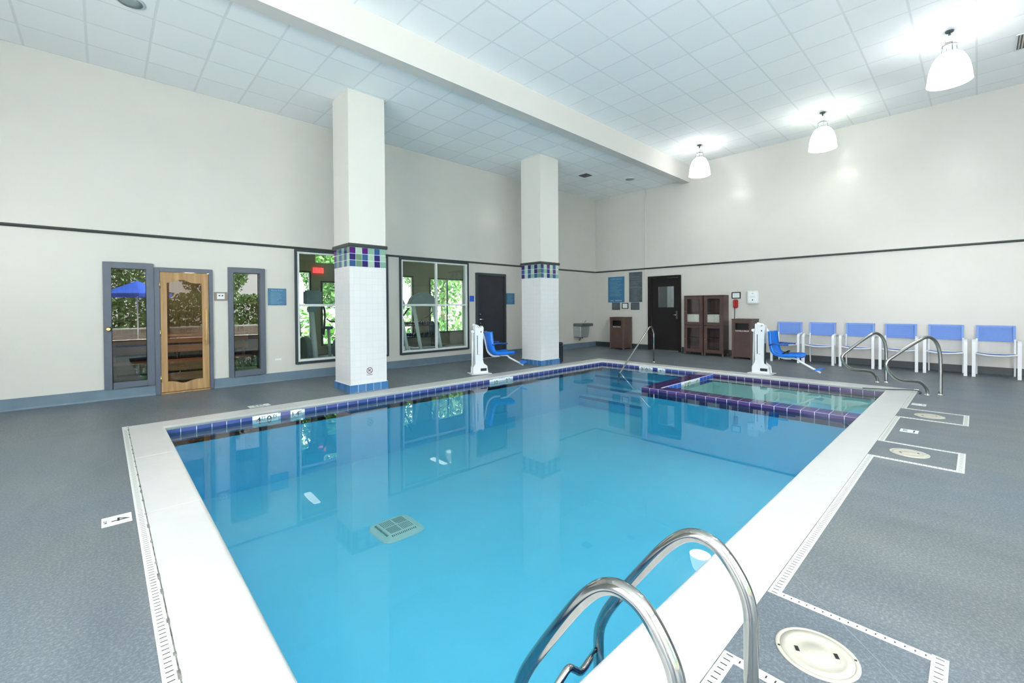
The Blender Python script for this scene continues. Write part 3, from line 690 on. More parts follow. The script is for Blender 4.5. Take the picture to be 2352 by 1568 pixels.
mb = MB()       # seam and scuff lines in the deck sheet
for (ax, ay), (bx_, by_), ww in (((2.60, .643), (1.80, -.13), .004), ((3.3, -.3), (9.0, -.35), .003), ((-1.2, 3.2), (.10, 5.6), .003), ((2.9, .5), (3.9, -1.1), .002)):
    d_ = Vector((bx_ - ax, by_ - ay, 0)).normalized(); n_ = Vector((-d_.y, d_.x, 0)) * ww / 2; a_ = Vector((ax, ay, .0009)); b_ = Vector((bx_, by_, .0009)); mb.face([a_ - n_, b_ - n_, b_ + n_, a_ + n_])
struct(mb.build('floor', mat('deck_seam', (.22, .25, .27), .6)))
def lid(x, y, lab, detail):
    r = tag(empty('skimmer_lid', (x, y, .0006), .5), lab, 'skimmer lid', 'round skimmer lids in the deck')
    mb = MB(); mb.lathe([(.142, 0), (.142, .003), (.136, .0045), (.128, .0045), (.126, .0035)], n=48, cap1=False); mb.build('rim', CREAM, r)
    mb = MB(); mb.lathe([(.125, 0), (.125, .0040), (.098, .0045), (.096, .0035), (.045, .0035), (.043, .0050), (.0, .0052)], n=48, cap1=False); mb.build('cover_plate', CREAM, r)
    for s_ in (-1, 1):
        mb = MB(); mb.box(-.014, s_ * .068 - .007, .0046, .014, s_ * .068 + .007, .0056); mb.box(-.017, s_ * .068 - .010, .0036, .017, s_ * .068 + .010, .0046, 1); mb.build('finger_slot', [BLACK, CREAM], r)
        mb = MB(); mb.lathe([(.005, 0), (.005, .0052)], (0, s_ * .132, 0), n=10); mb.build('screw', DRAIND, r)
    return r
lid(2.072, .436, 'large cream round skimmer lid nearest the camera, beside the steel grab rails', 1)
lid(5.505, .430, 'cream round skimmer lid in the middle drain loop, right of the pool edge', 1)
lid(7.508, .402, 'small pale round skimmer lid farthest along the right pool edge', 1)

def deck_sign(x, y, w, h, ang, txts, lab):
    r = tag(empty('deck_marker', (x, y, dz(x, y) + .0006), ang), lab, 'deck marker')
    mb = MB(); mb.box(-w / 2, -h / 2, 0, w / 2, h / 2, .002); mb.build('plate', MARK, r, bevel=.0008)
    for s_, size, tx, ty in txts: text_obj('lettering', s_, size, frame_F(tx, ty, .0023), INK, r)
deck_sign(.049, 3.905, .165, .150, PI / 2 * 3, [('4', .13, 0, .012), ('1.2 M', .026, 0, -.058)], 'white depth marker plate showing 4, on the deck left of the pool')
deck_sign(1.615, 7.035, .27, .155, 0, [('4 FT', .075, 0, .02), ('NO DIVING', .028, 0, -.05)], 'white lettered plate on the deck beside the far coping, near the column')
deck_sign(6.465, .507, .15, .15, 0, [('3 FT', .055, 0, .03), ('NO DIVING', .020, 0, -.04)], 'small white plate with dark lettering between two skimmer lids')
deck_sign(8.265, .550, .15, .15, 0, [('3', .06, 0, .02), ('M', .03, 0, -.04)], 'small white plate on the deck past the farthest skimmer lid')

# ------------------------------------------------------------------ stainless rails
def rail_pipe(pts, r=.024): return MB().tube(pts, r, 18)
def flange(x, y, z, parent): mb = MB(); mb.lathe([(.05, 0), (.05, .004), (.032, .010), (.027, .022)], (x, y, z), 24, cap1=False); mb.build('base_flange', CHROME, parent)
def near_rail(X, lab):
    r = tag(empty('grab_rail', (X, .53, 0)), lab, 'grab rail', 'steel ladder rails in the foreground')
    P = [(0, 0, .005), (0, 0, .60 + 0), (0, .63, -.07), (0, .63, -.85)]
    return r
for X, lab in ((1.62, 'rear curved steel grab rail, beside the near skimmer lid'), (1.09, 'front curved steel grab rail, lowest in the frame')):
    top = .56 if X > 1.5 else .60
    r = tag(empty('grab_rail', (X, .53, 0)), lab, 'grab rail', 'steel ladder rails in the foreground')
    p = smooth_path([(0, 0, .0), (0, 0, .12), (0, 0, .24), (0, .004, .35 + (top - .56)), (0, .036, .437 + (top - .56)), (0, .108, .520 + (top - .56)), (0, .200, .532 + (top - .56)), (0, .295, .463 + (top - .56)), (0, .43, .285 + (top - .56) * .8), (0, .56, .095 + (top - .56) * .5), (0, .612, .000), (0, .636, -.080), (0, .638, -.20), (0, .638, -.50), (0, .638, -.86)], 8)
    mb = rail_pipe(p); mb.build('rail_tube', STEEL, r); flange(0, 0, .002, r)
# ladder treads hung between the two rails, clamped under water
r = tag(empty('ladder_step', (1.355, 1.168, .0)), 'curved steel ladder step between the two foreground rails at the coping', 'ladder step')
mb = MB(); mb.tube(smooth_path([(-.241, .0, -.17), (-.16, -.05, -.12), (-.08, -.068, -.05), (-.03, -.068, -.032), (.01, -.068, -.06), (.05, -.068, -.09), (.13, -.05, -.10), (.241, .0, -.15)], 6), .014, 12); mb.build('step_tube', STEEL, r)
for z in (-.45, -.72): mb = MB(); mb.box(-.215, -.045, z, .215, .045, z + .03); mb.build('tread', STEEL, r, bevel=.006)

def diag_rail(bx, by, pts, lab):
    z0 = dz(bx, by); r = tag(empty('handrail', (bx, by, z0 + .001), 3 * PI / 4), lab, 'handrail', 'steel loop handrails at the hot tub corner')
    mb = rail_pipe(smooth_path([(t_, 0, z) for t_, z in pts], 7)); mb.build('rail_tube', STEEL, r)
    flange(pts[0][0], 0, 0, r); flange(pts[-1][0], 0, 0, r)
diag_rail(9.37, .381, [(0, 0), (0, .25), (.004, .55), (.035, .74), (.11, .86), (.21, .89), (.34, .83), (.54, .705), (.72, .585), (.795, .525), (.812, .45), (.775, .36), (.68, .265), (.58, .225), (.42, .215), (.31, .195), (.235, .13), (.20, .06), (.195, 0)], 'nearer steel loop handrail, right of the hot tub corner')
diag_rail(10.13, 1.10, [(0, 0), (0, .25), (.004, .55), (.035, .73), (.11, .845), (.21, .875), (.34, .80), (.52, .675), (.69, .545), (.755, .485), (.765, .42), (.73, .335), (.64, .255), (.54, .225), (.38, .212), (.26, .185), (.185, .12), (.152, .05), (.15, 0)], 'farther steel loop handrail, in front of the middle blue chairs')
r = tag(empty('handrail', (9.93, 5.47, dz(9.93, 5.47))), 'straight sloping steel handrail going down the steps in the far pool corner', 'handrail')
mb = rail_pipe(fillet([(0, 0, 0), (0, 0, .72), (-.08, 0, .86), (-.20, 0, .88), (-1.52, 0, -.12), (-1.57, 0, -.36)], [.1, .1, .12, .05]), .020); mb.build('rail_tube', STEEL, r); flange(0, 0, 0, r)

mb = MB(); mb.tube(smooth_path([(9.20, 1.30, .010), (9.34, .99, .011), (9.52, .74, .012), (9.50, .64, .012), (9.36, .60, .011), (9.22, .61, .010)], 6), .007, 8)
tag(mb.build('grey_cord', DARKP), 'thin grey cord curling over the coping corner by the hot tub', 'cord')

# ------------------------------------------------------------------ pool lifts
def pool_lift(loc, rz, lab, strap):
    r = tag(empty('pool_lift', loc, rz), lab, 'pool lift', 'pool lifts with blue seats')
    mb = MB(); mb.prism([(-.20, -.17), (.24, -.17), (.24, .17), (-.20, .17)], 'z', .001, .014); mb.build('base_plate', WPOWD, r, bevel=.003)
    mb = MB()
    for s_ in (-1, 1):
        mb.prism([(-.14, .014), (.19, .014), (.17, .16), (.09, .22), (.05, .40), (-.06, .40), (-.09, .22), (-.14, .14)], 'y', s_ * .075 - .006, s_ * .075 + .006)
    mb.box(-.12, -.069, .02, -.06, .069, .13); mb.box(.13, -.069, .02, .16, .069, .12)
    mb.build('base_bracket', WPOWD, r, bevel=.003)
    for s_ in (-1, 1): mb = MB(); mb.box(.02, s_ * .083 - .004, .06, .15, s_ * .083 + .004, .115); mb.build('dark_slot', DARKP, r)
    mb = MB(); mb.prism([(-.085, .10), (.075, .10), (.085, .70), (.10, .96), (.07, 1.0), (.05, .965), (-.02, .955), (-.05, 1.0), (-.085, 1.02), (-.09, .95)], 'y', -.066, .066); mb.build('mast', WPOWD, r, bevel=.004)
    mb = MB(); mb.box(.078, -.030, .14, .092, .030, .62); mb.box(-.048, -.0675, .20, -.034, -.060, .80); mb.box(.03, -.0675, .86, .05, -.060, .89); mb.build('mast_groove', DARKP, r)
    mb = MB(); mb.tube([(-.135, 0, .16), (-.12, 0, .90)], .020, 12); mb.tube([(-.13, -.045, .88), (-.13, .045, .88)], .03, 12); mb.build('actuator', WHITEP, r)
    mb = MB(); mb.tube(smooth_path([(-.06, .09, 1.01), (.04, .09, .97), (.15, .09, .78), (.20, .09, .60), (.25, .09, .43), (.36, .09, .345), (.52, .09, .335)], 5), .022, 12); mb.lathe([(.03, -.022), (.03, .022)], (-.07, .09, 1.01), 16, axis='y'); mb.box(-.08, .07, .93, -.02, .11, 1.0); mb.build('lift_arm', WPOWD, r)
    # seat shell: swept L section
    sec = smooth_path([(.205, 0, .875), (.215, 0, .72), (.235, 0, .56), (.275, 0, .455), (.36, 0, .405), (.52, 0, .400), (.66, 0, .412), (.745, 0, .405)], 5)
    mb = MB(); hw = .215; th = .016; K = len(sec); V = []
    for i, p in enumerate(sec):
        T = (sec[min(K - 1, i + 1)] - sec[max(0, i - 1)]).normalized(); Nn = Vector((-T.z, 0, T.x))
        w_ = hw * (1 - .12 * max(0, 1 - i / 8.)) * (1 - .10 * max(0, (i - K + 7) / 7.))
        row = []
        for a, up in ((-1, .050), (-.90, .012), (-.5, .0), (0, -.004), (.5, .0), (.90, .012), (1, .050)): row.append(p + Vector((0, a * w_, 0)) - Nn * (-up))
        for a, up in ((1, .030), (.90, -.008), (.5, -.018), (0, -.022), (-.5, -.018), (-.90, -.008), (-1, .030)): row.append(p + Vector((0, a * w_ * 1.02, 0)) - Nn * (-up + th * .4))
        V += row
    M_ = 14; mb.raw(V, [(k * M_ + i, k * M_ + (i + 1) % M_, (k + 1) * M_ + (i + 1) % M_, (k + 1) * M_ + i) for k in range(K - 1) for i in range(M_)], 0, True)
    mb.raw(V[:M_], [tuple(reversed(range(M_)))]); mb.raw(V[-M_:], [tuple(range(M_))]); seat = mb.build('seat_shell', BLUEP, r)
    for s_ in (-1, 1):
        mb = MB(); mb.tube(fillet([(.23, s_ * .225, .60), (.30, s_ * .235, .635), (.56, s_ * .235, .625)], .03), .017, 10); mb.build('armrest', BLUED, r)
    mb = MB(); mb.tube(fillet([(.50, 0, .365), (.66, 0, .345), (.70, 0, .30), (1.03, 0, .12)], .05), .019, 12); mb.build('footrest_pole', WPOWD, r)
    mb = MB(); M_ = Matrix.Translation((1.01, 0, .185)) @ Matrix.Rotation(-.25, 4, 'Y'); mb.box(-.06, -.13, -.012, .06, .13, .012, 0, M_); mb.build('footrest_pad', BLUEP, r, bevel=.006)
    mb = MB(); mb.lathe([(.012, 0), (.026, .0), (.026, .002), (.012, .002)], (0, -.0655, 0), 16, axis='y', cap0=False, cap1=False)
    mb.v = [(a, b - .003, c + .38) for a, b, c in mb.v]; mb.box(-.005, -.070, .37, .005, -.067, .40); mb.box(-.016, -.070, .366, .016, -.067, .374); mb.build('emblem', DARKP, r)
    if strap:
        mb = MB(); mb.bar(smooth_path([(.30, -.16, .462), (.37, -.11, .432), (.42, -.05, .438), (.47, -.02, .475), (.50, .04, .50), (.47, .09, .47)], 4), .05, .008, (.5, .8, 0)); mb.lathe([(.045, 0), (.05, .012), (.03, .03)], (.46, .0, .445), 12); mb.build('safety_strap', BLACK, r)
    return r
pool_lift((5.72, 7.14, dz(5.7, 7.14)), math.radians(-20), 'white pool lift with blue seat seen from behind, between the two columns', False)
pool_lift((9.81, 3.03, dz(9.81, 3.03)), math.radians(-91), 'white pool lift with blue seat and black strap, behind the hot tub', True)

# ------------------------------------------------------------------ six blue sling chairs along the right wall
def chair():
    r = empty('sling_chair', (0, 0, 0))                 # local +x is where the sitter looks; rear against the wall
    for s_ in (-1, 1):
        y = s_ * .275
        mb = MB(); mb.bar(fillet([(.205, y, 0), (.205, y, .655), (.02, y, .672), (-.20, y, .640)], [.075, .3]), .047, .026, (0, 1, 0)); mb.build('arm_leg', WPOWD, r)
        y = s_ * .238
        mb = MB(); mb.bar(fillet([(-.245, y, 0), (-.190, y, .40), (-.225, y, .68)], .2), .024, .024, (0, 1, 0)); mb.build('rear_leg', WPOWD, r)
    mb = MB(); n = 10
    def sag(q): return -.030 * (1 - (2 * q - 1) ** 2)
    mb.tube([(.195, -.255 + .51 * k / n, .428 + sag(k / n)) for k in range(n + 1)], .013, 10)
    mb.tube([(-.185, -.235 + .47 * k / n, .410) for k in range(n + 1)], .011, 8)
    for s_ in (-1, 1): mb.tube([(.195, s_ * .250, .428), (-.185, s_ * .235, .410)], .011, 8)
    mb.build('seat_frame', WPOWD, r)
    mb = MB(); V = []; nx = 8
    for j in range(nx + 1):
        x = .190 - .37 * j / nx
        for i in range(n + 1): q = i / n; V.append((x, -.238 + .476 * q, .436 - .020 * (1 - (2 * q - 1) ** 2) * (1 - .3 * j / nx) - .016 * j / nx))
    F = [(j * (n + 1) + i, j * (n + 1) + i + 1, (j + 1) * (n + 1) + i + 1, (j + 1) * (n + 1) + i) for j in range(nx) for i in range(n)]
    mb.raw(V, F, 0, True); mb.raw([(a, b, c - .006) for a, b, c in V], F, 0, True); mb.build('sling_seat', SLING, r)
    mb = MB(); w_ = .248
    def bk(z): return -.225 - (z - .60) * .10
    for z0, z1, h, mi in ((.635, .925, 0, 0),):
        for k in range(6):
            a, b = z0 + (z1 - z0) * k / 6, z0 + (z1 - z0) * (k + 1) / 6
            c = .012 * math.sin(PI * (k + .5) / 6)
            mb.box(bk(a) - .008 - c * .3, -w_ + .03, a, bk(a) + .000 - c * .3, w_ - .03, b, 0)
        mb.box(bk(.64) - .014, -w_, z0, bk(.64) + .008, -w_ + .034, z1, 1); mb.box(bk(.64) - .014, w_ - .034, z0, bk(.64) + .008, w_, z1, 1); mb.box(bk(z1) - .012, -w_, z1 - .03, bk(z1) + .012, w_, z1 + .004, 1)
    mb.build('sling_back', [SLING, SLINGH], r)
    return r
cy = [3.08, 2.43, 1.75, 1.085, .42, -.235]
cl = ['blue sling chair half hidden by the pool lift seat, nearest the brown towel cabinets', 'blue sling chair right beside the pool lift, second from the cabinets', 'blue sling chair behind the tip of the farther loop handrail, third from the cabinets', 'blue sling chair between the two loop handrails, third from the camera end', 'blue sling chair behind the nearer loop handrail, fifth from the cabinets', 'blue sling chair at the near end of the row, largest of the six']
ch0 = chair()
for i, y in enumerate(cy):
    o = ch0 if i == 0 else copy_tree(ch0)
    X = 11.835; o.location = (X, y, dz(X, y) + .002); o.rotation_euler = (0, 0, PI); tag(o, cl[i], 'chair', 'blue sling chairs along the wall')

# ------------------------------------------------------------------ brown towel cabinets and drop bins
def cabinet(y0, y1, lab):
    X0, X1, Z0, Z1 = 11.745, 12.095, dz(11.8, 5) + .001, 1.672
    r = tag(empty('towel_cabinet', (X0, (y0 + y1) / 2, Z0)), lab, 'cabinet', 'brown towel cabinets'); hw = (y1 - y0) / 2; D = X1 - X0; H_ = Z1 - Z0
    mb = MB(); mb.box(0, -hw, .07, D, -hw + .02, H_ - .02); mb.box(0, hw - .02, .07, D, hw, H_ - .02); mb.box(D - .02, -hw + .02, .07, D, hw - .02, H_ - .02); mb.box(0, -hw + .02, .07, D - .02, hw - .02, .095)
    mb.box(-.005, -hw - .003, H_ - .02, D, hw + .003, H_)
    for z in (.45, .79, 1.12): mb.box(.02, -hw + .02, z, D - .02, hw - .02, z + .015)
    mb.build('carcass', BROWN, r, bevel=.002)
    for a in (0, D - .04):
        for b in (-hw, hw - .04): mb = MB(); mb.box(a, b, 0, a + .04, b + .04, .07); mb.build('foot', BROWNL, r)
    for zz0, zz1 in ((.085, .80), (.815, H_ - .028)):
        mb = MB(); f = .085; a, b = -hw + .008, hw - .008
        mb.box(-.024, a, zz0, -.001, a + f, zz1); mb.box(-.024, b - f, zz0, -.001, b, zz1); mb.box(-.024, a + f, zz0, -.001, b - f, zz0 + f - .01); mb.box(-.024, a + f, zz1 - f + .015, -.001, b - f, zz1)
        d = mb.build('door', BROWN, r, bevel=.003)
        mb = MB(); mb.box(-.014, a + f, zz0 + f - .01, -.010, b - f, zz1 - f + .015); mb.build('glass_pane', GLASSC, d)
        mb = MB(); mb.lathe([(.006, 0), (.012, -.012), (.010, -.02), (.002, -.022)], (-.024, b - .04, (zz0 + zz1) / 2 - .02), 12, axis='x'); mb.build('door_knob', BRASS, d)
    return r, X0, Z0
def towels(y0, y1, n, lab, X0, Z0):
    for k in range(n):
        for j in range(2):
            a = y0 + (y1 - y0) * j / 2 + .004; b = y0 + (y1 - y0) * (j + 1) / 2 - .004
            mb = MB(); h = .036; z = 0
            prof = [(.0, .006), (.004, .002), (.20, .0), (.20, h), (.004, h - .001), (.0, h - .005), (-.003, h * .75), (.001, h * .5), (-.003, h * .25)]
            mb.prism(prof, 'y', a - (a + b) / 2, b - (a + b) / 2)
            o = mb.build('folded_towel', TOWEL); o.location = (X0 + .035 + random.uniform(0, .006), (a + b) / 2, Z0 + .805 + .0005 + k * (h + .0008))
            tag(o, lab, 'towel', lab.replace('one of the ', ''))
_, a, b = cabinet(5.035, 5.555, 'brown towel cabinet beside the dark door, left of the pair'); towels(5.075, 5.515, 8, 'one of the white towels folded in the cabinet beside the door', a, b)
_, a, b = cabinet(4.505, 5.010, 'brown towel cabinet beside the red telephone, right of the pair'); towels(4.545, 4.97, 8, 'one of the white towels folded in the cabinet beside the telephone', a, b)

def drop_bin(y0, y1, words, lab):
    X0, X1, Z0 = 11.56, 12.03, dz(11.6, (y0 + y1) / 2) + .001; H_ = 1.058 - Z0; hw = (y1 - y0) / 2; D = X1 - X0
    r = tag(empty('waste_bin', (X0, (y0 + y1) / 2, Z0)), lab, 'bin')
    mb = MB(); op = (-.155, .155, .70 + .035, .88 + .015)
    mb.box(.01, -hw + .005, .05, D - .01, -hw + .02, H_ - .02); mb.box(.01, hw - .02, .05, D - .01, hw - .005, H_ - .02); mb.box(D - .02, -hw + .02, .05, D - .01, hw - .02, H_ - .02)
    mb.box(.01, -hw + .02, .05, .022, hw - .02, op[2]); mb.box(.01, -hw + .02, op[3], .022, hw - .02, H_ - .02); mb.box(.01, -hw + .02, op[2], .022, op[0], op[3]); mb.box(.01, op[1], op[2], .022, hw - .02, op[3])
    mb.box(.03, -hw + .02, .05, D - .03, hw - .02, .06); mb.build('body', BROWN, r, bevel=.002)
    for a in (0, D - .045):
        for b in (-hw, hw - .045): mb = MB(); mb.box(a, b, 0, a + .045, b + .045, H_ - .02); mb.build('corner_post', BROWNL, r, bevel=.003)
    mb = MB(); mb.box(-.008, -hw - .008, H_ - .02, D + .004, hw + .008, H_); mb.build('lid', BROWN, r, bevel=.004)
    mb = MB(); mb.box(.15, -hw + .03, .3, .16, hw - .03, H_ - .03); mb.build('inner_liner', BLACK, r)
    text_obj('lettering', words, .047, frame_R(.0085, -.0, .70), WHITEP, r)
    mb = MB(); mb.lathe([(.010, 0), (.012, -.01)], (.15, -hw + .004, .80), 12, axis='y'); mb.build('lock', BLACK, r)
drop_bin(7.365, 7.865, 'TRASH ONLY', 'brown bin with a black slot under the two tall wall signs')
drop_bin(3.755, 4.235, 'TOWELS DROP', 'brown towel drop bin beside the glass fronted cabinets, under the wall box')

# ------------------------------------------------------------------ wall signs and small fixtures
def sign(name, wall, c, z, w, h, bm, tm, rows, lab, title=None, cat='sign', logo=False):
    if wall == 'L': r = empty(name, (c, YL - .001, z)); F = lambda a, b, d: frame_L(a, -d, b); 
    else: r = empty(name, (XR - .001, c, z)); F = lambda a, b, d: frame_R(-d, -a, b)
    tag(r, lab, cat)
    def pl(nm, a0, b0, a1, b1, d0, d1, m, bev=0, par=None):
        mb = MB(); mb.box(a0, b0, d0, a1, b1, d1); Mx = F(0, 0, 0); mb.v = [tuple(Mx @ Vector(v)) for v in mb.v]; return mb.build(nm, m, par or r, bevel=bev)
    pl('panel', -w / 2, -h / 2, w / 2, h / 2, 0, .012, bm, .002)
    mb = MB()
    for (y, x0, x1, t_) in rows: mb.box(x0 * w, y * h - t_ / 2, .0118, x1 * w, y * h + t_ / 2, .0130)
    if rows: Mx = F(0, 0, 0); mb.v = [tuple(Mx @ Vector(v)) for v in mb.v]; mb.build('text_lines', tm, r)
    if title: text_obj('title', title[0], title[1], F(title[3] if len(title) > 3 else 0, title[2] * h, .0132), tm, r)
    return r
rr = random.Random(3)
rows = lambda y0, y1, n, x0=-.36, x1=.34, t_=.006: [(y0 + (y1 - y0) * k / max(1, n - 1), x0, x0 + (x1 - x0) * rr.uniform(.6, 1), t_) for k in range(n)]
sign('wall_sign', 'L', 2.334, 1.608, .308, .308, SIGNB, SIGNT, rows(.24, -.40, 9), 'square blue sign beside the gym window, right of the narrow window', ('Sauna Rules', .042, .38))
sign('wall_sign', 'L', 6.847, 1.610, .135, .145, SIGNR, SIGNT, rows(.2, -.3, 3, t_=.004), 'small bright blue sign between the gym window and the dark door')
sign('wall_sign', 'L', 8.187, 1.617, .300, .305, SIGNB, SIGNT, rows(.36, -.36, 8), 'square blue sign just right of the dark door on the far wall')
sign('wall_sign', 'R', 7.986, 1.930, .610, .825, SIGNB, SIGNT, rows(.30, -.24, 11, -.40, .38, .009) + [(-.43, -.36, -.15, .03), (-.43, -.05, .36, .035)], 'large blue rules sign above the far brown bin', ('POOL RULES', .075, .41))
sign('wall_sign', 'R', 7.281, 1.985, .455, .935, SIGNG, SIGNGT, rows(.34, .02, 5, -.36, .36, .010) + [(-.02, -.46, .46, .014)] + rows(-.08, -.44, 9, -.32, .36, .007), 'tall dark grey sign close to the vertical wall strip')
sign('wall_sign', 'R', 7.995, 1.392, .300, .235, SIGNG, SIGNGT, rows(.25, -.25, 4), 'small dark grey plaque directly under the large blue sign')
sign('wall_sign', 'R', 7.300, 1.392, .300, .235, SIGNG, SIGNGT, rows(.25, -.25, 4), 'small dark grey plaque directly under the tall grey sign')
def picture(c, z, w, h, lab):
    r = tag(empty('framed_notice', (XR - .001, c, z)), lab, 'framed notice'); f = .022
    mb = MB(); mb.box(-.02, -w / 2, -h / 2, 0, -w / 2 + f, h / 2); mb.box(-.02, w / 2 - f, -h / 2, 0, w / 2, h / 2); mb.box(-.02, -w / 2 + f, -h / 2, 0, w / 2 - f, -h / 2 + f); mb.box(-.02, -w / 2 + f, h / 2 - f, 0, w / 2 - f, h / 2); mb.build('frame', BLACK, r, bevel=.002)
    mb = MB(); mb.box(-.008, -w / 2 + f, -h / 2 + f, -.001, w / 2 - f, h / 2 - f); mb.build('sheet', PAPER, r)
    mb = MB()
    for k in range(4): mb.box(-.0088, -w * .3, -h * .25 + k * h * .15, -.008, w * .3, -h * .25 + k * h * .15 + .004)
    mb.build('text_lines', SIGNGT, r)
picture(7.655, 1.403, .230, .180, 'small black framed notice between the two grey plaques')
picture(4.322, 1.660, .222, .168, 'black framed notice above the red telephone')
r = tag(empty('wall_phone', (XR - .001, 4.330, 1.437)), 'red wall telephone above the towel drop bin', 'telephone')
mb = MB(); mb.box(-.05, -.062, -.11, 0, .062, .115); mb.build('body', REDP, r, bevel=.018)
mb = MB(); mb.tube(smooth_path([(-.055, .020, .085), (-.085, .020, .06), (-.088, .020, 0), (-.085, .020, -.06), (-.055, .020, -.085)], 4), [.022] * 4 + [.014] * 9 + [.022] * 4, 10); mb.build('handset', REDP, r)
mb = MB(); mb.tube([(-.012, .025, -.11), (-.012, .032, -.40)], .008, 8); mb.build('conduit', DTRIM, r)
r = tag(empty('alarm_box', (XR, 3.905, 1.600)), 'white square box with a small black mark on the wall above the bin', 'wall box')
mb = MB(); mb.box(-.06, -.133, -.165, 0, .133, .165); mb.build('housing', WHITEP, r, bevel=.01)
mb = MB(); mb.box(-.075, -.105, -.135, -.0595, .105, .135); mb.build('cover', PAPER, r, bevel=.006)
mb = MB(); mb.prism([(-.014, -.085), (.014, -.085), (.006, -.045), (-.006, -.045)], 'x', -.0765, -.0745); mb.box(-.0765, -.06, .01, -.0745, .06, .016); mb.box(-.0765, -.02, .09, -.0745, .02, .10); mb.build('marking', INK, r)
r = tag(empty('control_panel', (1.460, YL, 1.607)), 'small brown and white control panel between the wooden door and the narrow window', 'control panel')
mb = MB(); mb.box(-.092, -.018, -.073, .092, 0, .073); PANB = mat('bronze_plate', (.22, .18, .15), .4); mb.build('backplate', PANB, r, bevel=.004)
mb = MB(); mb.box(-.055, -.024, -.045, .055, -.018, .050); mb.build('face', WHITEP, r)
for x in (-.022, .022): mb = MB(); mb.lathe([(.011, 0), (.011, -.01)], (x, -.024, .012), 12, axis='y'); mb.build('dial', DARKP, r)
mb = MB(); mb.box(2.285, YL - .008, .445, 2.395, YL, .475); tag(mb.build('cover_plate', WHITEP, bevel=.002), 'thin white cover plate low on the wall below the blue sign', 'cover plate')

# drinking fountain
r = tag(empty('drinking_fountain', (11.15, YL - .001, .40)), 'stainless steel drinking fountain on the wall near the corner', 'drinking fountain')
mb = MB(); mb.prism([(-.235, .03), (.12, .0), (.20, .10), (.235, .36), (-.235, .36)], 'y', -.30, 0); FST = noisy('fountain_steel', (.40, .44, .44), (.48, .52, .51), 30, .34, metal=.55); mb.build('cabinet', FST, r, bevel=.015)
mb = MB(); mb.prism([(-.24, -.36), (.34, -.36), (.36, -.33), (.36, 0), (-.24, 0)], 'z', .365, .455); mb.build('basin', noisy('dark_basin_steel', (.16, .19, .20), (.22, .25, .26), 30, .3, metal=.6), r, bevel=.012)
mb = MB(); mb.lathe([(.115, 0), (.120, .008), (.105, .006), (.05, .003)], (.12, -.18, .455), 24); mb.build('bowl_rim', CHROME, r)
mb = MB(); mb.tube(smooth_path([(.30, -.05, .455), (.30, -.06, .50), (.30, -.09, .53), (.28, -.12, .52)], 4), .010, 8); mb.build('spout', CHROME, r)
mb = MB(); mb.tube(smooth_path([(.02, -.08, .01), (.02, -.08, -.06), (.04, -.03, -.09), (.04, .0, -.09)], 4), .012, 8); mb.tube([(.10, -.10, .02), (.10, -.10, -.03)], .015, 8); mb.build('waste_pipe', DARKP, r)
mb = MB(); mb.lathe([(.022, 0), (.022, -.03)], (.40, 0, .12), 12, axis='y'); mb.build('shutoff_valve', DARKP, r)
# slim black bin right of the second column
r = tag(empty('slim_bin', (8.245, 7.22, dz(8.2, 7.2) + .001)), 'slim black bin tucked against the farther tiled column', 'bin')
mb = MB(); mb.box(-.105, -.19, 0, .105, .19, .44); mb.build('body', DARKP, r, bevel=.03)
mb = MB(); mb.box(-.112, -.20, .43, .112, .20, .50); mb.build('lid', DARKP, r, bevel=.03)

# ------------------------------------------------------------------ ceiling items
def vent(x, y, z, w, d, lab, m=None, dark=True):
    r = tag(empty('ceiling_vent', (x, y, z)), lab, 'ceiling vent')
    mb = MB(); mb.box(-w / 2, -d / 2, -.012, -w / 2 + .02, d / 2, -.0005); mb.box(w / 2 - .02, -d / 2, -.012, w / 2, d / 2, -.0005); mb.box(-w / 2 + .02, -d / 2, -.012, w / 2 - .02, -d / 2 + .02, -.0005); mb.box(-w / 2 + .02, d / 2 - .02, -.012, w / 2 - .02, d / 2, -.0005); mb.build('frame', RAIL if dark else WHITEP, r)
    mb = MB(); n = max(3, int(d / .04))
    for k in range(n): y0 = -d / 2 + .02 + k * (d - .04) / n; mb.box(-w / 2 + .02, y0, -.010, w / 2 - .02, y0 + (d - .04) / n * .55, -.004)
    mb.build('louvres', SIGNG if dark else STEEL, r)
    mb = MB(); mb.box(-w / 2 + .02, -d / 2 + .02, -.003, w / 2 - .02, d / 2 - .02, -.0006); mb.build('backing', DARKP, r)
vent(9.61, 7.30, ZLO, .26, .26, 'small dark square vent in the lower ceiling near the far corner')
vent(10.17, -.48, ZUP, .60, .20, 'pale slatted vent at the upper right edge of the high ceiling', dark=False)
def speaker(x, y, lab):
    r = tag(empty('ceiling_speaker', (x, y, ZLO)), lab, 'ceiling speaker')
    mb = MB(); mb.lathe([(.135, -.001), (.135, -.012), (.115, -.016)], n=32, cap0=False); mb.build('rim', WHITEP, r)
    mb = MB(); mb.lathe([(.116, -.0165), (.06, -.020), (.0, -.021)], n=32, cap1=False); GR = MATS.get('speaker_grille') or mat('speaker_grille', (.30, .36, .35), .6); mb.build('grille', GR, r)
speaker(10.80, 6.66, 'round grey ceiling speaker near the right wall, beyond the square vent'); speaker(.27, 6.70, 'round cream ceiling speaker cut off by the top edge, upper left')

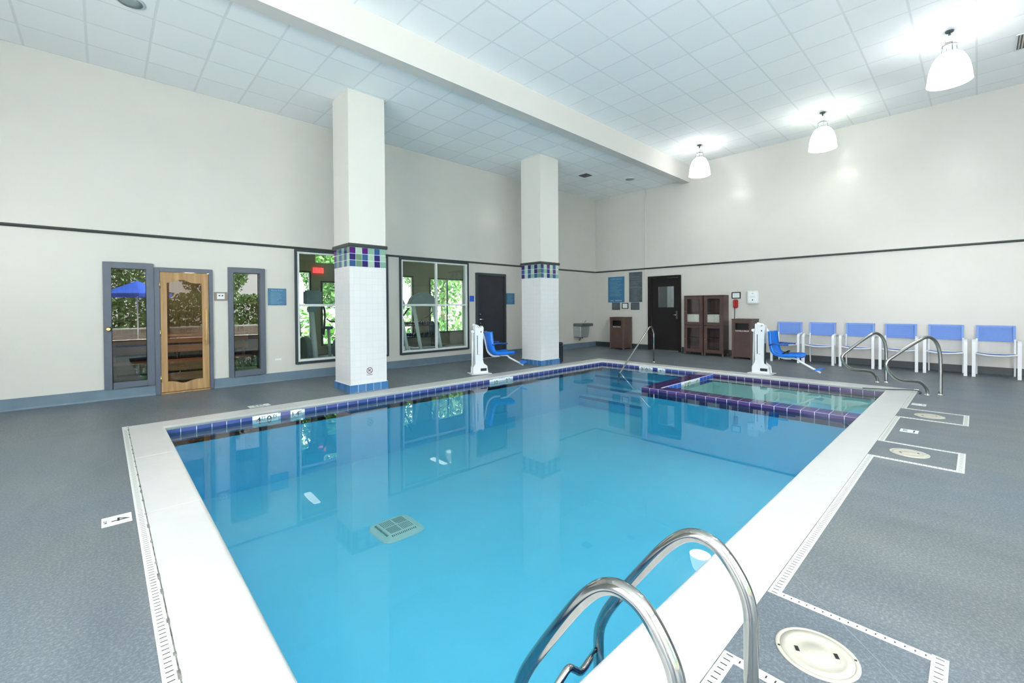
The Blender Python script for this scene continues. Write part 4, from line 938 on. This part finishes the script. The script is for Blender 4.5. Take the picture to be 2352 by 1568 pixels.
LAMPM = {}
def pendant(x, y, col, lab, watts, shown=True):
    r = tag(empty('pendant_lamp', (x, y, ZUP)), lab, 'pendant lamp', 'bell shaped pendant lamps')
    key = tuple(col)
    if key not in LAMPM: LAMPM[key] = mat('lit_prismatic_shade', (.9, .9, .9), .3, emis=col, estr=2.5)
    mb = MB(); mb.lathe([(.045, -.018), (.05, -.001)], n=20); mb.tube([(0, 0, -.018), (0, 0, -.10)], .013, 8); mb.build('stem', SIGNG, r)
    mb = MB(); mb.box(-.05, -.05, -.21, .05, .05, -.09); mb.box(-.13, -.035, -.19, -.05, .035, -.12); mb.box(.05, -.035, -.19, .13, .035, -.12); mb.build('gear_housing', WHITEP, r, bevel=.006)
    mb = MB()
    for a in range(4): c_, s_ = math.cos(a * PI / 2 + .4) * .075, math.sin(a * PI / 2 + .4) * .075; mb.tube([(c_, s_, -.20), (c_ * 1.2, s_ * 1.2, -.345)], .005, 6)
    mb.lathe([(.085, -.222), (.085, -.212)], n=20); mb.build('bracket', SIGNG, r)
    mb = MB(); pr = [(.105, -.325), (.145, -.36), (.180, -.42), (.212, -.51), (.232, -.61), (.240, -.70), (.246, -.745)]
    mb.lathe(pr, n=40, cap0=False, cap1=False); mb.lathe([(a - .006, b) for a, b in reversed(pr)], n=40, cap0=False, cap1=False); mb.build('bell_shade', LAMPM[key], r)
    mb = MB(); mb.lathe([(.012, -.30), (.03, -.36), (.05, -.44), (.03, -.50), (.005, -.52)], n=16); mb.build('bulb', LAMPM[key], r)
    for dzv, e_ in ((-.60, watts), (-.30, watts * .62)):
        ld = bpy.data.lights.new('lamp_light', 'POINT'); ld.energy = e_; ld.color = col; ld.shadow_soft_size = .09
        lo = bpy.data.objects.new('lamp_light', ld); COL.objects.link(lo); lo.parent = r; lo.location = (0, 0, dzv if dzv < -.5 else -.315)
    return r
LW = 9
pendant(10.78, 4.70, (1, .97, .95), 'lit bell pendant lamp nearest the ceiling beam, smallest of the three', LW)
pendant(10.85, 2.19, (.96, 1, .86), 'lit bell pendant lamp in the middle of the row over the blue chairs', LW)
pendant(9.00, .29, (1, .98, .98), 'large lit bell pendant lamp in the upper right corner', LW)
pendant(4.6, .10, (1, .98, .96), 'lit bell pendant lamp over the near deck, between the pool and glazed wall', LW)
pendant(.6, .10, (1, .98, .96), 'lit bell pendant lamp over the deck left of the near pool end', LW)

# ------------------------------------------------------------------ sauna behind the wooden door
SY = YL + .15
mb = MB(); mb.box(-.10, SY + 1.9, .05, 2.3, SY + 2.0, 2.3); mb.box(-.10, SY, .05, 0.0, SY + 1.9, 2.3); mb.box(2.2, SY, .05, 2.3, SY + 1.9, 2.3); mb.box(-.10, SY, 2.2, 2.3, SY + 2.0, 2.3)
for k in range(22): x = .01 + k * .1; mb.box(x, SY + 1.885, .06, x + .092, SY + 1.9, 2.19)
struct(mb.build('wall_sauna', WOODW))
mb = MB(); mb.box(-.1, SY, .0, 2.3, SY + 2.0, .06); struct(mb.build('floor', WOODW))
for (y0, z0, nm) in ((.55, .42, 'lower'), (1.2, .86, 'upper')):
    r = tag(empty('sauna_bench', (1.1, SY + y0, .061)), '%s slatted wooden bench seen through the sauna door glass' % nm, 'bench')
    mb = MB()
    for k in range(5): mb.box(-1.05, k * .12, z0 - .03, 1.05, k * .12 + .10, z0)
    mb.build('seat_slats', WOODS, r)
    mb = MB(); mb.box(-1.05, .02, z0 - .15, 1.05, .05, z0 - .032); mb.box(-1.05, .02, z0 - .32, 1.05, .05, z0 - .19)
    mb.build('front_rail', WOODS, r)
    for x in (-1.0, .95): mb = MB(); mb.box(x, .055, 0, x + .05, .55, z0 - .032); mb.build('support', WOODS, r)
ld = bpy.data.lights.new('sauna_light', 'POINT'); ld.energy = 24; ld.color = (1, .72, .45); ld.shadow_soft_size = .08
lo = bpy.data.objects.new('sauna_light', ld); COL.objects.link(lo); lo.location = (1.1, SY + .4, 2.0)

# ------------------------------------------------------------------ gym behind the two large windows
GX0, GX1, GY1, GZ = 2.42, 10.4, 13.0, 2.98
wall_holes(GX0 - .1, GX1, -.1, 3.1, [(3.2, 4.33, .5, 2.45), (4.46, 5.1, 2.70, 2.94), (4.60, 5.7, .3, 2.18), (6.75, 7.62, .5, 2.45), (8.25, 9.75, .5, 2.42)], 'y', GY1, .15, 'wall_gym', WALLG)
mb = MB(); mb.box(GX0 - .1, SY, -.1, GX0, GY1, 3.1); mb.box(GX1, SY, -.1, GX1 + .1, GY1 + .15, 3.1); struct(mb.build('wall_gym', WALLG))
mb = MB(); mb.box(GX0, SY, .0, GX1, GY1, .056); struct(mb.build('floor', DARKP))
mb = MB(); mb.box(GX0, SY, GZ, GX1, GY1, GZ + .1); struct(mb.build('ceiling', CEIL_LO))
mb = MB()
for a, b, z0, z1 in ((3.2, 4.33, .5, 2.45), (4.60, 5.7, .3, 2.18), (6.75, 7.62, .5, 2.45), (8.25, 9.75, .5, 2.42)):
    casing(mb, a, b, z0, z1, .05, GY1 - .03, GY1 + .05); mb.box((a + b) / 2 - .02, GY1 - .02, z0 + .05, (a + b) / 2 + .02, GY1 + .04, z1 - .05)
struct(mb.build('trim_5', DTRIM))
for x in (3.6, 7.2):
    mb = MB(); mb.box(-.07, -.35, -.03, .07, .35, -.001); PAN = MATS.get('lit_panel') or mat('lit_panel', (.9, .9, .9), .5, emis=(1, 1, .97), estr=2.2)
    o = mb.build('ceiling_panel_light', PAN); o.location = (x, 10.9, GZ); tag(o, 'lit ceiling panel inside the gym, %s' % ('behind the column window' if x < 5 else 'behind the treadmill window'), 'ceiling light')
r = tag(empty('exit_sign', (4.53, GY1 - .002, 2.48)), 'small red exit sign on the gym back wall, seen through the window', 'exit sign')
mb = MB(); mb.box(-.14, -.05, -.075, .14, 0, .075); mb.build('lit_face', RED_EXIT, r); text_obj('lettering', 'EXIT', .10, frame_L(0, -.052, 0), WHITEP, r)

GREYM = noisy('machine_grey', (.14, .22, .25), (.18, .27, .30), 5, .4); SILV = mat('machine_silver', (.55, .66, .70), .35, .0)
def treadmill(x, lab):
    r = tag(empty('treadmill', (x, 9.55, .057)), lab, 'treadmill', 'treadmills behind the gym window')
    mb = MB(); mb.box(-.42, .25, .05, .42, 1.95, .20); mb.box(-.30, .30, .20, .30, 1.95, .215, 1); mb.build('running_deck', [GREYM, BLACK], r, bevel=.01)
    mb = MB(); mb.box(-.40, .06, .02, .40, .55, .30); mb.build('motor_hood', GREYM, r, bevel=.06)
    for s_ in (-1, 1): mb = MB(); mb.tube([(s_ * .30, -.02, .12), (s_ * .29, .40, 1.40)], .045, 12); mb.build('upright', SILV, r)
    mb = MB(); mb.prism([(-.46, 1.36), (-.34, 1.60), (-.10, 1.72), (.14, 1.72), (.36, 1.58), (.46, 1.36)], 'y', .33, .52); mb.build('console', GREYM, r, bevel=.02)
    mb = MB(); 
    for s_ in (-1, 1): mb.tube(smooth_path([(s_ * .40, .45, 1.32), (s_ * .40, .75, 1.12), (s_ * .40, 1.0, 1.06)], 4), .022, 10)
    mb.build('handle_bars', DARKP, r)
treadmill(6.13, 'grey treadmill centred behind the four pane gym window'); treadmill(5.15, 'grey treadmill cut off at the left side of the four pane gym window')
r = tag(empty('elliptical_trainer', (3.28, 9.75, .057)), 'grey elliptical trainer with a silver post behind the column window', 'elliptical trainer')
mb = MB(); mb.box(-.30, -.25, 0, .30, -.13, .09); mb.box(-.28, 1.2, 0, .28, 1.3, .09); mb.box(-.06, -.2, .03, .06, 1.25, .11); mb.build('base_frame', GREYM, r, bevel=.01)
mb = MB(); mb.tube([(.03, -.10, .08), (-.03, .0, 1.25)], .055, 14); mb.build('post', SILV, r)
mb = MB(); mb.box(-.18, -.08, 1.40, .18, .06, 1.72); mb.box(-.11, -.05, 1.22, .09, .05, 1.40); mb.build('console', GREYM, r, bevel=.03)
mb = MB(); mb.lathe([(.30, -.07), (.33, 0), (.30, .07)], (0, .45, .40), 28, axis='x'); mb.build('flywheel_cover', GREYM, r)
mb = MB()
for s_ in (-1, 1): mb.tube(smooth_path([(s_ * .24, .05, .75), (s_ * .27, .05, 1.25), (s_ * .24, .22, 1.52)], 4), .022, 10); mb.box(s_ * .2 - .08, .55, .30, s_ * .2 + .08, .98, .34)
mb.build('arm_levers', DARKP, r)
r = tag(empty('stationary_bike', (4.05, 10.5, .057)), 'dark exercise bike with blue seat trim beside the elliptical trainer', 'exercise bike')
mb = MB(); mb.box(-.25, -.4, 0, .25, -.32, .07); mb.box(-.25, .6, 0, .25, .68, .07); mb.box(-.04, -.35, .05, .04, .62, .12); mb.tube([(0, -.2, .1), (0, -.3, 1.0)], .035, 10); mb.tube([(0, .35, .1), (0, .45, .82)], .035, 10); mb.build('frame', SILV, r)
mb = MB(); mb.lathe([(.22, -.04), (.26, 0), (.22, .04)], (0, -.1, .36), 24, axis='x'); mb.build('flywheel', GREYM, r)
mb = MB(); mb.prism([(-.13, .55), (.13, .55), (.05, .25), (-.05, .25)], 'z', .82, .89); mb.build('saddle', BLUED, r, bevel=.02)
mb = MB(); mb.tube(fillet([(-.22, -.05, 1.08), (-.22, -.32, 1.02), (.22, -.32, 1.02), (.22, -.05, 1.08)], .06), .02, 8); mb.build('handlebar', DARKP, r)
r = tag(empty('dumbbell_rack', (7.2, 12.2, .057)), 'two tier rack at the back of the gym, behind the treadmills', 'rack')
mb = MB()
for x in (-.85, .82): mb.box(x, -.1, 0, x + .04, .35, .85)
mb.box(-.81, -.08, .38, .81, .16, .42); mb.box(-.81, .08, .74, .81, .32, .78); mb.build('frame', DARKP, r)
db = empty('dumbbell', (0, 0, 0)); mb = MB(); mb.lathe([(.013, -.07), (.013, .07)], n=8, axis='y'); mb.build('grip', CHROME, db)
for s_ in (-1, 1): mb = MB(); mb.lathe([(.04, -.035), (.055, -.025), (.055, .025), (.04, .035)], (0, s_ * .085, 0), 10, axis='y'); mb.build('weight', DARKP, db)
k = 0
for tier, (yy, zz) in enumerate(((12.24, .42 + .057 + .056), (12.40, .78 + .057 + .056))):
    for i in range(9):
        o = db if k == 0 else copy_tree(db); o.location = (6.45 + i * .185, yy, zz); k += 1
        tag(o, 'black dumbbell on the %s tier of the rack at the back of the gym' % ('lower', 'upper')[tier], 'dumbbell', 'dumbbells on the %s tier' % ('lower', 'upper')[tier])

# ------------------------------------------------------------------ grounds outside
GRASS = noisy('grass', (.05, .12, .03), (.12, .20, .06), 6, .9); PAVE = noisy('paving', (.55, .55, .52), (.65, .65, .62), 1, .8)
mb = MB(); mb.box(-30, -30, -.15, 40, YW - .2, -.05); struct(mb.build('floor', PAVE))
mb = MB(); mb.box(-30, GY1 + .15, -.15, 40, 40, -.05); struct(mb.build('floor', GRASS))
LEAF = [noisy('leaf_dark', (.05, .13, .04), (.10, .22, .07), 3, .6), noisy('leaf_light', (.16, .32, .09), (.26, .44, .15), 3, .6)]
BARK = noisy('bark', (.10, .07, .05), (.18, .13, .10), 8, .9)
def leaves(mb, c, rad, n, s, rnd):
    for _ in range(n):
        while True:
            p = Vector([rnd.uniform(-1, 1) for _ in range(3)])
            if .3 < p.length < 1: break
        p = Vector((c[0] + p.x * rad[0], c[1] + p.y * rad[1], c[2] + p.z * rad[2]))
        u = Vector([rnd.gauss(0, 1) for _ in range(3)]).normalized(); w = u.cross(Vector([rnd.gauss(0, 1) for _ in range(3)])).normalized(); k = s * rnd.uniform(.6, 1.3)
        mb.face([p - u * k, p + w * k * .45, p + u * k, p - w * k * .45], rnd.randrange(2))
def tree(x, y, h, cr, lab, n=8000, seed=1, s=.12):
    rnd = random.Random(seed); r = tag(empty('tree', (x, y, -.05)), lab, 'tree', 'trees in the grounds')
    mb = MB(); mb.tube([(0, 0, 0), (.05, .03, h * .3), (-.04, .02, h * .6)], [.14, .11, .06], 8); mb.build('trunk', BARK, r)
    mb = MB(); leaves(mb, (0, 0, h * .62), (cr, cr, h * .38), n, s, rnd); mb.build('crown', LEAF, r)
def hedge(x0, x1, y, h, lab, n, seed):
    rnd = random.Random(seed); mb = MB(); L_ = x1 - x0
    for _ in range(n):
        p = Vector((rnd.uniform(0, L_), rnd.uniform(-.4, .4), rnd.uniform(.02, h))); u = Vector([rnd.gauss(0, 1) for _ in range(3)]).normalized(); w = u.cross(Vector([rnd.gauss(0, 1) for _ in range(3)])).normalized(); k = .13 * rnd.uniform(.6, 1.3)
        mb.face([p - u * k, p + w * k * .5, p + u * k, p - w * k * .5], rnd.randrange(2))
    o = mb.build('hedge', LEAF); o.location = (x0, y, -.05); tag(o, lab, 'hedge')
hedge(-6, 12, -12.4, 2.3, 'clipped green hedge reflected in the narrow windows', 12000, 3)
hedge(-2, 14, 16.2, 1.5, 'green hedge outside the gym windows', 3600, 4)
for i, (x, y, h, c, lab) in enumerate(((.7, -15.0, 8.5, 2.3, 'leafy tree beyond the clipped hedge, reflected in the window with the brass knob'), (5.2, -15.6, 7.5, 2.1, 'leafy tree beyond the hedge, reflected in the narrow window right of the wooden door'),
        (3.6, 18, 6, 2.0, 'leafy tree outside the left gym window'), (7.6, 19, 5.5, 1.7, 'leafy tree outside the middle gym window'), (12.2, 18, 6.2, 2.1, 'leafy tree outside the right gym window'))): tree(x, y, h, c, lab, seed=10 + i)
BRICK = tiled('brick_wall', .22, .02, (.30, .24, .19), (.42, .40, .36), 'HZ', (0, 0), .9, .05)
mb = MB(); mb.box(-8, -10.4, -.05, 12, -10.1, .42); mb.box(-8.05, -10.45, .42, 12.05, -10.05, .48, 1); tag(mb.build('garden_wall', [BRICK, PAVE]), 'low brick garden wall with a pale cap outside the glazed wall', 'garden wall')
r = tag(empty('patio_umbrella', (1.15, -8.6, -.05)), 'blue patio umbrella outside, reflected in the narrow window with the brass knob', 'umbrella')
UMB = mat('umbrella_canvas', (.01, .10, .62), .7); mb = MB(); mb.tube([(0, 0, .04), (0, 0, 2.75)], .025, 8); mb.build('pole', WPOWD, r)
mb = MB(); n = 8; ri = [(1.25 * math.cos(2 * PI * k / n), 1.25 * math.sin(2 * PI * k / n), 2.15) for k in range(n)]
for k in range(n): a, b = ri[k], ri[(k + 1) % n]; mb.face([(0, 0, 2.75), a, b]); mb.face([(0, 0, 2.73), (a[0], a[1], 2.13), (b[0], b[1], 2.13)]); mb.face([a, b, (b[0], b[1], 2.0), (a[0], a[1], 2.0)])
mb.build('canopy', UMB, r)
mb = MB(); mb.lathe([(.28, 0), (.28, .05), (.05, .09)], n=20); mb.build('base', PAVE, r)

# ------------------------------------------------------------------ daylight
w = bpy.data.worlds.new('sky'); SC.world = w; w.use_nodes = True; nt = w.node_tree; bg = nt.nodes['Background']
tc = nt.nodes.new('ShaderNodeTexCoord'); sp = nt.nodes.new('ShaderNodeSeparateXYZ'); nt.links.new(tc.outputs['Generated'], sp.inputs[0])
rp = nt.nodes.new('ShaderNodeValToRGB'); e = rp.color_ramp.elements; e[0].position = .0; e[0].color = (.86, .85, .83, 1); e[1].position = .6; e[1].color = (.80, .88, 1.0, 1)
q_ = e.new(.12); q_.color = (.99, .99, .99, 1)
nt.links.new(sp.outputs['Z'], rp.inputs[0]); nt.links.new(rp.outputs[0], bg.inputs['Color']); bg.inputs['Strength'].default_value = 5.5
def portal(cx, cy_, cz, sx, sz, rot):
    ld = bpy.data.lights.new('window_portal', 'AREA'); ld.shape = 'RECTANGLE'; ld.size = sx; ld.size_y = sz; ld.cycles.is_portal = True
    o = bpy.data.objects.new('window_portal', ld); COL.objects.link(o); o.location = (cx, cy_, cz); o.rotation_euler = rot
portal(1.75, YW - .22, 2.53, 10.9, 4.85, (PI / 2, 0, 0))
portal(XB - .18, .95, 2.36, 4.6, 6.5, (0, -PI / 2, 0))  # sky light through the added back-wall openings
portal(6.4, GY1 + .17, 1.6, 7.0, 2.7, (-PI / 2, 0, 0))

sun = bpy.data.lights.new('sun', 'SUN'); sun.energy = 42; sun.angle = .01; sun.color = (1, .97, .92)
so = bpy.data.objects.new('sun', sun); COL.objects.link(so); so.rotation_euler = (0, math.radians(48), 0)
# ------------------------------------------------------------------ camera
cam = bpy.data.cameras.new('camera'); co = bpy.data.objects.new('camera', cam); COL.objects.link(co); SC.camera = co
yaw, pitch, roll = math.radians(46.8504), math.radians(.6544), math.radians(-.3724)
fw = Vector((math.cos(yaw), math.sin(yaw), 0)); rt = Vector((math.sin(yaw), -math.cos(yaw), 0)); up = Vector((0, 0, 1))
F = fw * math.cos(pitch) - up * math.sin(pitch); U = up * math.cos(pitch) + fw * math.sin(pitch)
R_ = rt * math.cos(roll) + U * math.sin(roll); U2 = U * math.cos(roll) - rt * math.sin(roll)
co.matrix_world = Matrix(((R_.x, U2.x, -F.x, 0), (R_.y, U2.y, -F.y, 0), (R_.z, U2.z, -F.z, 1.4), (0, 0, 0, 1)))
cam.sensor_width = 36; cam.lens = 1001.67 * 36 / 2352; cam.shift_x = 0; cam.shift_y = -(784 - 715.548) / 2352; cam.clip_start = .05; cam.clip_end = 200

vs = SC.view_settings; vs.view_transform = 'Standard'; vs.look = 'None'; vs.exposure = 1.0; vs.gamma = 1; vs.use_curve_mapping = False
SC.cycles.use_denoising = True; SC.cycles.diffuse_bounces = 8; SC.cycles.max_bounces = 14; SC.cycles.transparent_max_bounces = 16
